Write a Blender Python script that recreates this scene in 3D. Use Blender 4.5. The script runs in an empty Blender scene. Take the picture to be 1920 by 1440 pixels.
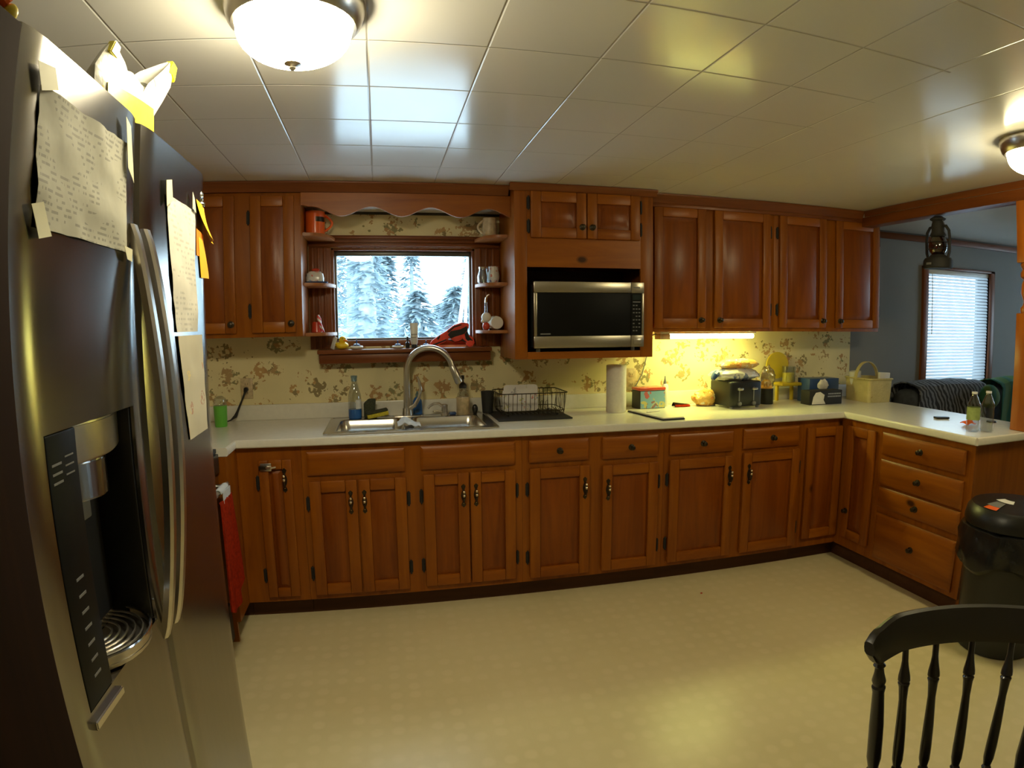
import bpy, bmesh, math, random
from mathutils import Vector, Matrix, noise
random.seed(7)
S = bpy.context.scene
COL = S.collection
PI = math.pi

# ------------------------------------------------------------------ materials
def nm(name):
    m = bpy.data.materials.new(name); m.use_nodes = True
    nt = m.node_tree; b = nt.nodes['Principled BSDF']
    return m, nt, b
def N(nt, t, **kw):
    n = nt.nodes.new('ShaderNode' + t)
    for k, v in kw.items():
        if k in n.inputs: n.inputs[k].default_value = v
        else: setattr(n, k, v)
    return n
def L(nt, a, b): nt.links.new(a, b)
def c4(c): return (c[0], c[1], c[2], 1.0)
def coords(nt, scale=(1, 1, 1), rot=(0, 0, 0), loc=(0, 0, 0), kind='Object'):
    tc = N(nt, 'TexCoord'); mp = N(nt, 'Mapping')
    mp.inputs['Scale'].default_value = scale; mp.inputs['Rotation'].default_value = rot; mp.inputs['Location'].default_value = loc
    L(nt, tc.outputs[kind], mp.inputs['Vector']); return mp.outputs['Vector']
def ramp(nt, fac, stops):
    r = N(nt, 'ValToRGB'); e = r.color_ramp.elements
    while len(e) < len(stops): e.new(0.5)
    for i, (p, c) in enumerate(stops): e[i].position = p; e[i].color = c4(c)
    L(nt, fac, r.inputs['Fac']); return r.outputs['Color']
def mixc(nt, fac, a, b, mode='MIX'):
    m = N(nt, 'MixRGB', blend_type=mode)
    for s, v in (('Fac', fac), ('Color1', a), ('Color2', b)):
        if hasattr(v, 'links'): L(nt, v, m.inputs[s])
        elif isinstance(v, tuple): m.inputs[s].default_value = c4(v)
        else: m.inputs[s].default_value = v
    return m.outputs['Color']
def mth(nt, op, a, b=None, c=None):
    m = N(nt, 'Math', operation=op)
    for i, v in enumerate((a, b, c)):
        if v is None: continue
        if hasattr(v, 'links'): L(nt, v, m.inputs[i])
        else: m.inputs[i].default_value = v
    return m.outputs[0]
def bump(nt, b, h, strength=0.2, dist=0.01):
    bp = N(nt, 'Bump', Strength=strength, Distance=dist)
    L(nt, h, bp.inputs['Height']); L(nt, bp.outputs['Normal'], b.inputs['Normal'])

def plain(name, col, rough=0.5, metal=0.0, var=0.08, scale=9.0, coat=0.0, spec=0.5):
    m, nt, b = nm(name)
    n = N(nt, 'TexNoise', Scale=scale, Detail=3.0); L(nt, coords(nt), n.inputs['Vector'])
    lo = tuple(x * (1 - var) for x in col); hi = tuple(min(1, x * (1 + var)) for x in col)
    L(nt, ramp(nt, n.outputs['Fac'], [(0.3, lo), (0.7, hi)]), b.inputs['Base Color'])
    b.inputs['Roughness'].default_value = rough; b.inputs['Metallic'].default_value = metal
    b.inputs['Coat Weight'].default_value = coat; b.inputs['Specular IOR Level'].default_value = spec
    return m
def wood(name, light, dark, axis='z', rough=0.38, coat=0.02, knots=True, spec=0.36):
    m, nt, b = nm(name)
    sc = {'z': (16, 16, 1.3), 'x': (1.3, 16, 16), 'y': (16, 1.3, 16)}[axis]
    v = coords(nt, sc)
    n = N(nt, 'TexNoise', Scale=1.0, Detail=5.0, Roughness=0.6, Distortion=0.8); L(nt, v, n.inputs['Vector'])
    mid = tuple((a + c) / 2 for a, c in zip(light, dark))
    col = ramp(nt, n.outputs['Fac'], [(0.30, dark), (0.48, mid), (0.68, light)])
    n2 = N(nt, 'TexNoise', Scale=1.1, Detail=1.0); L(nt, coords(nt, loc=(3.1, 1.7, 0.4)), n2.inputs['Vector'])
    col = mixc(nt, n2.outputs['Fac'], col, tuple(x * 0.72 for x in mid), 'MIX') if False else mixc(nt, mth(nt, 'MULTIPLY', n2.outputs['Fac'], 0.55), col, dark)
    if knots:
        ks = {'z': (3.2, 3.2, 2.0), 'x': (2.0, 3.2, 3.2), 'y': (3.2, 2.0, 3.2)}[axis]
        vo = N(nt, 'TexVoronoi', Scale=1.0); L(nt, coords(nt, ks, loc=(0.37, 0.2, 0.61)), vo.inputs['Vector'])
        k = ramp(nt, vo.outputs['Distance'], [(0.035, (1, 1, 1)), (0.075, (0, 0, 0))])
        col = mixc(nt, k, col, tuple(x * 0.22 for x in dark))
    L(nt, col, b.inputs['Base Color'])
    b.inputs['Roughness'].default_value = rough; b.inputs['Coat Weight'].default_value = coat; b.inputs['Coat Roughness'].default_value = 0.25; b.inputs['Specular IOR Level'].default_value = spec
    bump(nt, b, n.outputs['Fac'], 0.08, 0.004)
    return m
PL, PD = (0.365, 0.110, 0.0035), (0.195, 0.047, 0.0014)
M = {}
M['pine_z'] = wood('pine_vertical_grain', PL, PD, 'z')
M['pine_x'] = wood('pine_horizontal_grain', tuple(x * 1.08 for x in PL), tuple(x * 1.08 for x in PD), 'x')
M['pine_y'] = wood('pine_depth_grain', PL, PD, 'y')
M['panel_z'] = wood('pine_panel', (0.300, 0.078, 0.0035), (0.155, 0.032, 0.0015), 'z', 0.36)
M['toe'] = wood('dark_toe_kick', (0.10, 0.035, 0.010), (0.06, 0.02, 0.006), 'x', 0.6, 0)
M['trim_x'] = wood('stained_trim', (0.24, 0.068, 0.012), (0.14, 0.036, 0.006), 'x', 0.38, 0.05, False)
M['trim_z'] = wood('stained_trim_vertical', (0.24, 0.068, 0.012), (0.14, 0.036, 0.006), 'z', 0.38, 0.05, False)
M['trim_y'] = wood('stained_trim_depth', (0.24, 0.068, 0.012), (0.14, 0.036, 0.006), 'y', 0.38, 0.05, False)
M['post'] = wood('orange_post', (0.42, 0.125, 0.010), (0.28, 0.07, 0.005), 'z', 0.35, 0.2)
M['shelf'] = wood('shelf_pine', (0.42, 0.16, 0.04), (0.28, 0.09, 0.02), 'x', 0.38, 0.05, False)
M['darkwood'] = wood('dark_brown_wood', (0.022, 0.008, 0.002), (0.010, 0.004, 0.001), 'z', 0.9, 0.0, spec=0.08)
M['chair'] = plain('black_painted_wood', (0.012, 0.010, 0.009), 0.32, 0, 0.2, coat=0.3)
M['bronze'] = plain('antique_bronze', (0.055, 0.042, 0.028), 0.35, 0.8, 0.3, 60)
M['bright'] = plain('brass_glint', (0.8, 0.7, 0.5), 0.18, 1.0)  # metal for the modelled highlights on the pulls
M['black'] = plain('black_plastic', (0.012, 0.012, 0.012), 0.35)
M['blackmat'] = plain('black_matte', (0.018, 0.017, 0.016), 0.7)
M['blackgloss'] = plain('black_glass', (0.006, 0.006, 0.006), 0.07, coat=0.5)
M['white'] = plain('white_plastic', (0.72, 0.72, 0.68), 0.4)
M['counter'] = plain('cream_laminate', (0.74, 0.71, 0.62), 0.22, 0, 0.03, 40)
M['chrome'] = plain('chrome', (0.75, 0.75, 0.73), 0.15, 1.0, 0.02)
M['nickel'] = plain('brushed_nickel', (0.62, 0.58, 0.52), 0.28, 1.0, 0.05)
M['red'] = plain('red_enamel', (0.55, 0.06, 0.03), 0.25, coat=0.4)
M['orange'] = plain('orange_enamel', (0.85, 0.13, 0.015), 0.2, coat=0.5)
M['cream'] = plain('cream_ceramic', (0.55, 0.42, 0.24), 0.35, 0, 0.25, 40)
M['china'] = plain('white_china', (0.78, 0.76, 0.70), 0.2, 0, 0.03)
M['blue'] = plain('deep_blue', (0.03, 0.07, 0.20), 0.35)
M['yellow'] = plain('yellow_rubber', (0.85, 0.58, 0.02), 0.35)
M['beak'] = plain('orange_rubber', (0.85, 0.22, 0.02), 0.4)
M['green'] = plain('green_plastic', (0.12, 0.42, 0.04), 0.4)
M['grey'] = plain('grey_plastic', (0.18, 0.18, 0.18), 0.5)
M['liquid'] = plain('blue_liquid', (0.02, 0.12, 0.42), 0.15)
M['sponge'] = plain('yellow_sponge', (0.62, 0.52, 0.04), 0.9, 0, 0.3, 150)
M['scrub'] = plain('dark_green_scrubber', (0.05, 0.055, 0.03), 0.9, 0, 0.4, 120)
M['papertowel'] = plain('white_paper_towel', (0.76, 0.72, 0.64), 0.9, 0, 0.05, 60)
M['redcloth'] = plain('red_terry_cloth', (0.27, 0.018, 0.003), 0.95, 0, 0.25, 70, spec=0.08)
M['whitecloth'] = plain('white_cloth', (0.60, 0.63, 0.66), 0.9, 0, 0.08, 30)
M['oatmeal'] = plain('pale_yellow_paint', (0.52, 0.38, 0.02), 0.4)
M['wax'] = plain('yellow_wax', (0.80, 0.62, 0.06), 0.45)
M['cardwhite'] = plain('white_card', (0.72, 0.70, 0.68), 0.7, 0, 0.04)
M['tape'] = plain('masking_tape', (0.70, 0.66, 0.45), 0.6, 0, 0.1)
M['sticky'] = plain('orange_yellow_note_paper', (0.90, 0.48, 0.015), 0.7, 0, 0.06)
M['sticky2'] = plain('orange_note_paper', (0.85, 0.24, 0.01), 0.7, 0, 0.06)
M['bread'] = plain('golden_bread', (0.72, 0.36, 0.06), 0.6, 0, 0.35, 30)
M['screen'] = plain('unlit_display', (0.02, 0.03, 0.03), 0.15)
M['ledgrey'] = plain('pale_printed_marks', (0.30, 0.31, 0.33), 0.5)

def steel(name, col, rough, scale=(60, 60, 1.5), aniso=0.0):
    m, nt, b = nm(name)
    n = N(nt, 'TexNoise', Scale=1.0, Detail=4.0); L(nt, coords(nt, scale), n.inputs['Vector'])
    n2 = N(nt, 'TexNoise', Scale=2.2, Detail=3.0); L(nt, coords(nt), n2.inputs['Vector'])
    L(nt, ramp(nt, n.outputs['Fac'], [(0.3, tuple(x * 0.93 for x in col)), (0.7, col)]), b.inputs['Base Color'])
    b.inputs['Metallic'].default_value = 1.0
    if aniso:
        b.inputs['Anisotropic'].default_value = aniso; b.inputs['Anisotropic Rotation'].default_value = 0.25; tg = N(nt, 'Tangent', direction_type='RADIAL', axis='Z'); L(nt, tg.outputs[0], b.inputs['Tangent'])
    r = N(nt, 'MapRange'); r.inputs['To Min'].default_value = rough * 0.8; r.inputs['To Max'].default_value = rough * 1.25
    L(nt, n2.outputs['Fac'], r.inputs['Value']); L(nt, r.outputs['Result'], b.inputs['Roughness'])
    return m
M['steel'] = steel('brushed_stainless', (0.31, 0.295, 0.28), 0.19, aniso=0.75)
M['steel_x'] = steel('brushed_stainless_sideways', (0.50, 0.46, 0.38), 0.3, (1.5, 60, 60))
M['sinksteel'] = steel('sink_steel', (0.62, 0.60, 0.56), 0.22, (2, 60, 60))
M['sash'] = plain('grey_metal_sash', (0.11, 0.105, 0.10), 0.35, 0.3)
M['soffit'] = plain('white_soffit_paint', (0.72, 0.74, 0.76), 0.4, 0, 0.03, 3)
M['toyred'] = plain('bright_red_plastic', (0.80, 0.075, 0.045), 0.3, 0, 0.15, 30)
M['darksteel_and_shade'] = plain('dark_grey_steel_and_gap_shade', (0.028, 0.026, 0.024), 0.45)

def glassy(name, tint=(1, 1, 1), gloss=0.09, rough=0.02):
    m, nt, b = nm(name); nt.nodes.remove(b)
    t = N(nt, 'BsdfTransparent', Color=c4(tint)); g = N(nt, 'BsdfGlossy', Roughness=rough)
    lw = N(nt, 'LayerWeight', Blend=0.35); f = mth(nt, 'MULTIPLY_ADD', lw.outputs['Facing'], 0.45, gloss)
    x = N(nt, 'MixShader'); L(nt, f, x.inputs[0]); L(nt, t.outputs[0], x.inputs[1]); L(nt, g.outputs[0], x.inputs[2])
    L(nt, x.outputs[0], nt.nodes['Material Output'].inputs['Surface']); return m
M['glass'] = glassy('window_glass', (0.97, 0.99, 1.0), 0.03)
M['mwglass'] = plain('dull_black_glass', (0.006, 0.006, 0.006), 0.45, spec=0.12)
M['clear'] = glassy('clear_plastic', (0.86, 0.88, 0.88), 0.08, 0.06)
M['cleargreen'] = glassy('green_tinted_plastic', (0.62, 0.80, 0.40), 0.08, 0.06)
M['redglass'] = glassy('dark_red_glass', (0.25, 0.03, 0.02), 0.10, 0.05)
M['bluish'] = glassy('blue_tinted_plastic', (0.45, 0.62, 0.85), 0.08, 0.05)
M['filmy'] = glassy('crinkled_clear_film', (0.80, 0.78, 0.72), 0.22, 0.18)

def emit(name, col, s):
    m, nt, b = nm(name); nt.nodes.remove(b)
    e = N(nt, 'Emission', Color=c4(col), Strength=s); L(nt, e.outputs[0], nt.nodes['Material Output'].inputs['Surface']); return m
M['lamp'] = emit('lit_frosted_dome', (1.0, 0.89, 0.60), 64.0)
M['lamp2'] = emit('lit_frosted_dome_dining', (1.0, 0.86, 0.48), 45.0)
M['tube'] = emit('lit_fluorescent_lens', (0.96, 1.0, 0.28), 38.0)

def paper_text(name, base=(0.66, 0.63, 0.50), rows=62.0, ink=0.35, seed=0.0, axis='y'):
    m, nt, b = nm(name)
    tc = N(nt, 'TexCoord'); sp = N(nt, 'SeparateXYZ'); L(nt, tc.outputs['Object'], sp.inputs[0])
    u = sp.outputs['Y'] if axis == 'y' else sp.outputs['X']; v = sp.outputs['Z']
    row = mth(nt, 'MULTIPLY', v, rows); fr = mth(nt, 'FRACT', row); fl = mth(nt, 'FLOOR', row)
    line = mth(nt, 'LESS_THAN', fr, 0.45)
    cv = N(nt, 'CombineXYZ'); L(nt, mth(nt, 'MULTIPLY', u, 70.0), cv.inputs[0]); L(nt, mth(nt, 'MULTIPLY', fl, 7.3), cv.inputs[1]); cv.inputs[2].default_value = seed
    n = N(nt, 'TexNoise', Scale=1.0, Detail=2.0); L(nt, cv.outputs[0], n.inputs['Vector'])
    word = mth(nt, 'GREATER_THAN', n.outputs['Fac'], 0.50)
    cv2 = N(nt, 'CombineXYZ'); L(nt, mth(nt, 'MULTIPLY', u, 9.0), cv2.inputs[0]); L(nt, mth(nt, 'MULTIPLY', v, 14.0), cv2.inputs[1]); cv2.inputs[2].default_value = seed + 4
    n2 = N(nt, 'TexNoise', Scale=1.0, Detail=1.0); L(nt, cv2.outputs[0], n2.inputs['Vector'])
    blk = mth(nt, 'GREATER_THAN', n2.outputs['Fac'], 0.47)
    f = mth(nt, 'MULTIPLY', mth(nt, 'MULTIPLY', line, word), mth(nt, 'MULTIPLY', blk, ink))
    n3 = N(nt, 'TexNoise', Scale=14.0, Detail=3.0); L(nt, tc.outputs['Object'], n3.inputs['Vector'])
    bc = ramp(nt, n3.outputs['Fac'], [(0.3, tuple(x * 0.86 for x in base)), (0.65, base)])
    L(nt, mixc(nt, f, bc, (0.06, 0.06, 0.06)), b.inputs['Base Color']); b.inputs['Roughness'].default_value = 0.75
    bump(nt, b, n3.outputs['Fac'], 0.25, 0.01); return m
M['letter'] = paper_text('printed_letter', (0.44, 0.42, 0.33), 120.0, 0.45, 0.0)
M['note'] = paper_text('handwritten_sheet', (0.70, 0.66, 0.56), 90.0, 0.25, 5.0)

def speckled(name, base, cols, scale, thr=0.33, rough=0.6, per=4.0, bumpy=0.0, soft=False):
    """motifs: blotches in voronoi cells coloured per cell"""
    m, nt, b = nm(name); v = coords(nt)
    vo = N(nt, 'TexVoronoi', Scale=scale, Randomness=0.75); L(nt, v, vo.inputs['Vector'])
    n = N(nt, 'TexNoise', Scale=scale * per, Detail=2.5, Roughness=0.65); L(nt, v, n.inputs['Vector'])
    inside = mth(nt, 'LESS_THAN', vo.outputs['Distance'], thr)
    if soft: blob = mth(nt, 'GREATER_THAN', mth(nt, 'SUBTRACT', n.outputs['Fac'], mth(nt, 'MULTIPLY', vo.outputs['Distance'], 0.42)), 0.385)
    else: blob = mth(nt, 'GREATER_THAN', n.outputs['Fac'], 0.49)
    se = N(nt, 'SeparateColor'); L(nt, vo.outputs['Color'], se.inputs[0])
    stops = [(i / len(cols) + 0.001, c) for i, c in enumerate(cols)]
    r = N(nt, 'ValToRGB'); r.color_ramp.interpolation = 'CONSTANT'; e = r.color_ramp.elements
    while len(e) < len(stops): e.new(0.5)
    for i, (p, c) in enumerate(stops): e[i].position = p; e[i].color = c4(c)
    n4 = N(nt, 'TexNoise', Scale=scale * 2.2, Detail=1.0); L(nt, v, n4.inputs['Vector'])
    L(nt, mth(nt, 'FRACT', mth(nt, 'ADD', se.outputs[0], mth(nt, 'MULTIPLY', n4.outputs['Fac'], 0.8))), r.inputs['Fac'])
    n5 = N(nt, 'TexNoise', Scale=scale * 0.5, Detail=2.0); L(nt, v, n5.inputs['Vector'])
    bc = ramp(nt, n5.outputs['Fac'], [(0.35, tuple(x * 0.88 for x in base)), (0.65, base)])
    f = mth(nt, 'MULTIPLY', mth(nt, 'MULTIPLY', inside, blob), 0.85)
    L(nt, mixc(nt, f, bc, r.outputs['Color']), b.inputs['Base Color']); b.inputs['Roughness'].default_value = rough
    if bumpy: bump(nt, b, n.outputs['Fac'], bumpy, 0.01)
    return m
M['wallpaper'] = speckled('country_motif_wallpaper', (0.80, 0.69, 0.38), [(0.40, 0.19, 0.055), (0.46, 0.24, 0.07), (0.20, 0.14, 0.05), (0.38, 0.22, 0.08), (0.19, 0.17, 0.06)], 7.8, 0.48, 0.75, 5.0, soft=True)
M['plates'] = speckled('patterned_white_dish', (0.70, 0.66, 0.62), [(0.55, 0.16, 0.12), (0.20, 0.24, 0.34), (0.42, 0.40, 0.08), (0.30, 0.28, 0.28)], 20.0, 0.50, 0.3, 4.0, soft=True)
M['painted'] = speckled('painted_flower_china', (0.75, 0.73, 0.68), [(0.60, 0.10, 0.06), (0.10, 0.20, 0.45), (0.65, 0.25, 0.2)], 34.0, 0.4, 0.2, 2.0)
M['tinart'] = speckled('tin_picture_print', (0.20, 0.40, 0.60), [(0.50, 0.06, 0.05), (0.60, 0.50, 0.12), (0.25, 0.08, 0.06)], 16.0, 0.5, 0.35, 2.0)
M['basket'] = speckled('woven_pale_basket', (0.62, 0.52, 0.24), [(0.40, 0.28, 0.10), (0.50, 0.42, 0.16), (0.30, 0.18, 0.08)], 28.0, 0.2, 0.7, 2.0, 0.4)
M['blackprint'] = speckled('black_carton_print', (0.012, 0.012, 0.014), [(0.55, 0.55, 0.5), (0.2, 0.05, 0.05)], 12.0, 0.18, 0.35, 2.0)
M['breadbag'] = speckled('printed_bread_bag', (0.78, 0.46, 0.12), [(0.80, 0.20, 0.04), (0.75, 0.70, 0.55), (0.65, 0.30, 0.03)], 26.0, 0.5, 0.28, 3.0, 0.6)
M['chipbag'] = speckled('printed_snack_bag', (0.70, 0.68, 0.62), [(0.05, 0.10, 0.35), (0.60, 0.60, 0.60), (0.08, 0.12, 0.30)], 14.0, 0.4, 0.25, 2.5, 0.6)
M['drawing'] = speckled('childs_drawing', (0.62, 0.56, 0.40), [(0.80, 0.62, 0.05), (0.45, 0.22, 0.15), (0.75, 0.60, 0.25)], 16.0, 0.3, 0.75, 5.0)
M['bagprint'] = speckled('yellow_white_bag_print', (0.82, 0.80, 0.72), [(0.10, 0.10, 0.04), (0.80, 0.70, 0.02)], 12.0, 0.22, 0.3, 2.5, 0.3)
M['bagyellow'] = plain('yellow_bag_band', (0.90, 0.78, 0.01), 0.3)

def striped(name, a, bcol, scale, rot=(0, 0, 0), dist=3.0, rough=0.9):
    m, nt, b = nm(name)
    w = N(nt, 'TexWave', Scale=scale, Distortion=dist, Detail=2.0); w.inputs['Detail Scale'].default_value = 1.2
    L(nt, coords(nt, rot=rot), w.inputs['Vector'])
    L(nt, ramp(nt, w.outputs['Fac'], [(0.45, a), (0.6, bcol)]), b.inputs['Base Color']); b.inputs['Roughness'].default_value = rough
    return m
M['throw'] = striped('grey_black_striped_throw', (0.02, 0.02, 0.022), (0.16, 0.16, 0.17), 9.0, (0.3, 0.4, 0.2), 6.0)
M['greenthrow'] = striped('green_fleece', (0.01, 0.075, 0.03), (0.05, 0.10, 0.012), 3.0, (0, 0, 0.4), 4.0)
M['redblack'] = striped('red_black_toy_pattern', (0.75, 0.09, 0.05), (0.02, 0.015, 0.02), 15.0, (0.2, 1.0, 0.3), 3.0, 0.3)
M['candystripe'] = striped('red_white_stripe', (0.60, 0.03, 0.04), (0.80, 0.75, 0.74), 14.0, (0, 0.9, 0), 0.5, 0.3)
M['sofa'] = plain('dark_grey_upholstery', (0.045, 0.05, 0.058), 0.9, 0, 0.25, 25)
M['bluegrey'] = plain('blue_grey_cloth', (0.10, 0.14, 0.18), 0.9, 0, 0.15, 20)

def leafy(name, col):
    m, nt, b = nm(name); nt.nodes.remove(b)
    n = N(nt, 'TexNoise', Scale=2.0); L(nt, coords(nt), n.inputs['Vector'])
    c = ramp(nt, n.outputs['Fac'], [(0.3, tuple(x * 0.85 for x in col)), (0.7, col)])
    d = N(nt, 'BsdfDiffuse'); t = N(nt, 'BsdfTranslucent'); x = N(nt, 'MixShader', Fac=0.5)
    L(nt, c, d.inputs['Color']); L(nt, c, t.inputs['Color']); L(nt, d.outputs[0], x.inputs[1]); L(nt, t.outputs[0], x.inputs[2]); L(nt, x.outputs[0], nt.nodes['Material Output'].inputs['Surface']); return m
def floor_mat():
    m, nt, b = nm('beige_pebble_vinyl')
    P = 0.072
    v = coords(nt, (1 / P, 1 / P, 1), rot=(0, 0, 0.0))
    vo = N(nt, 'TexVoronoi', Scale=1.0, Randomness=0.32); vo.voronoi_dimensions = '2D'; L(nt, v, vo.inputs['Vector'])
    spot = ramp(nt, vo.outputs['Distance'], [(0.22, (1, 1, 1)), (0.40, (0, 0, 0))])
    se = N(nt, 'SeparateColor'); L(nt, vo.outputs['Color'], se.inputs[0])
    n = N(nt, 'TexNoise', Scale=2.0, Detail=2.0); L(nt, coords(nt), n.inputs['Vector'])
    base = ramp(nt, n.outputs['Fac'], [(0.35, (0.67, 0.575, 0.32)), (0.65, (0.73, 0.63, 0.36))])
    f = mth(nt, 'MULTIPLY', spot, mth(nt, 'MULTIPLY_ADD', se.outputs[0], 0.28, 0.08))
    col = mixc(nt, f, base, (0.82, 0.70, 0.44))
    # fine printed sheet lines
    sx = N(nt, 'SeparateXYZ'); L(nt, coords(nt, (1 / 0.144, 1 / 0.144, 1), rot=(0, 0, 0.06)), sx.inputs[0])
    lx = mth(nt, 'LESS_THAN', mth(nt, 'FRACT', sx.outputs[0]), 0.022)
    ly = mth(nt, 'LESS_THAN', mth(nt, 'FRACT', sx.outputs[1]), 0.022)
    ln = mth(nt, 'MULTIPLY', mth(nt, 'MAXIMUM', lx, ly), 0.14)
    col = mixc(nt, ln, col, (0.70, 0.55, 0.30))
    L(nt, col, b.inputs['Base Color']); b.inputs['Roughness'].default_value = 0.27; b.inputs['Specular IOR Level'].default_value = 0.22
    bump(nt, b, spot, 0.05, 0.002)
    return m
M['floor'] = floor_mat()
def ceil_mat():
    m, nt, b = nm('white_ceiling_tile')
    tc = N(nt, 'TexCoord'); s = N(nt, 'SeparateXYZ'); L(nt, tc.outputs['Object'], s.inputs[0])
    def groove(o, off, per):
        f = mth(nt, 'FRACT', mth(nt, 'DIVIDE', mth(nt, 'ADD', o, off), per))
        d = mth(nt, 'MINIMUM', f, mth(nt, 'SUBTRACT', 1.0, f))
        return mth(nt, 'LESS_THAN', d, 0.006), d
    gx, dx = groove(s.outputs[0], -0.107 + 0.313 * 20, 0.313)
    gy, dy = groove(s.outputs[1], 1.568 + 0.3165 * 30, 0.3165)
    far = mth(nt, 'GREATER_THAN', s.outputs[0], 0.76); far2 = mth(nt, 'GREATER_THAN', s.outputs[0], 1.22)
    seam = mth(nt, 'LESS_THAN', mth(nt, 'ABSOLUTE', mth(nt, 'ADD', s.outputs[1], 2.2)), 0.12)
    wy = mth(nt, 'MAXIMUM', mth(nt, 'SUBTRACT', 1.0, mth(nt, 'MULTIPLY', far, 0.88)), seam); wx = mth(nt, 'SUBTRACT', 1.0, mth(nt, 'MULTIPLY', far2, 0.75))
    gx = mth(nt, 'MULTIPLY', gx, wx); gy = mth(nt, 'MULTIPLY', gy, wy)
    dx = mth(nt, 'ADD', dx, mth(nt, 'SUBTRACT', 1.0, wx)); dy = mth(nt, 'ADD', dy, mth(nt, 'SUBTRACT', 1.0, wy))
    g = mth(nt, 'MAXIMUM', gx, mth(nt, 'MULTIPLY', gy, 0.7))
    n = N(nt, 'TexNoise', Scale=1.2, Detail=2.0); L(nt, tc.outputs['Object'], n.inputs['Vector'])
    base = ramp(nt, n.outputs['Fac'], [(0.35, (0.78, 0.765, 0.72)), (0.65, (0.84, 0.825, 0.78))])
    L(nt, mixc(nt, mth(nt, 'MULTIPLY', g, 0.35), base, (0.30, 0.27, 0.22)), b.inputs['Base Color'])
    b.inputs['Roughness'].default_value = 0.17; b.inputs['Specular IOR Level'].default_value = 0.65; b.inputs['Coat Weight'].default_value = 0.1; b.inputs['Coat Roughness'].default_value = 0.14
    n2 = N(nt, 'TexNoise', Scale=2.6, Detail=1.0); L(nt, tc.outputs['Object'], n2.inputs['Vector'])
    e = mth(nt, 'MINIMUM', mth(nt, 'MINIMUM', dx, dy), 0.03)
    h = mth(nt, 'ADD', mth(nt, 'MULTIPLY', mth(nt, 'MINIMUM', e, 0.014), 55.0), mth(nt, 'MULTIPLY', n2.outputs['Fac'], 0.5))
    bump(nt, b, h, 0.45, 0.01)
    return m
M['ceiling'] = ceil_mat()
M['bluewall'] = plain('slate_blue_wall_paint', (0.215, 0.203, 0.188), 0.7, 0, 0.04, 3)
M['creamwall'] = plain('tan_wall_paint', (0.62, 0.53, 0.36), 0.8, 0, 0.05, 3)
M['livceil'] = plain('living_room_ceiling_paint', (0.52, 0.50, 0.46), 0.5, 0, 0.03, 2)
def blind_mat():
    m, nt, b = nm('white_blind_slat'); nt.nodes.remove(b)
    n = N(nt, 'TexNoise', Scale=6.0); L(nt, coords(nt), n.inputs['Vector'])
    c = ramp(nt, n.outputs['Fac'], [(0.3, (0.40, 0.41, 0.42)), (0.7, (0.44, 0.45, 0.46))])
    d = N(nt, 'BsdfDiffuse'); t = N(nt, 'BsdfTranslucent'); x = N(nt, 'MixShader', Fac=0.5)
    L(nt, c, d.inputs['Color']); L(nt, c, t.inputs['Color'])
    L(nt, d.outputs[0], x.inputs[1]); L(nt, t.outputs[0], x.inputs[2]); L(nt, x.outputs[0], nt.nodes['Material Output'].inputs['Surface']); return m
M['blind'] = blind_mat()
M['snow'] = plain('snowy_ground', (0.74, 0.76, 0.78), 0.9, 0, 0.08, 1.0)
M['bark'] = plain('haze_pale_bark', (0.36, 0.40, 0.41), 0.9, 0, 0.2, 8)  # bark lightened to carry the washed-out daylight haze
M['birch'] = plain('pale_birch_bark', (0.5, 0.5, 0.49), 0.9, 0, 0.2, 8)
M['needles'] = leafy('haze_pale_needles', (0.29, 0.36, 0.39))  # overexposed daylight haze is put into this pale needle colour
M['shed'] = plain('grey_shed_boards', (0.20, 0.22, 0.23), 0.9, 0, 0.1, 5)

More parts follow.
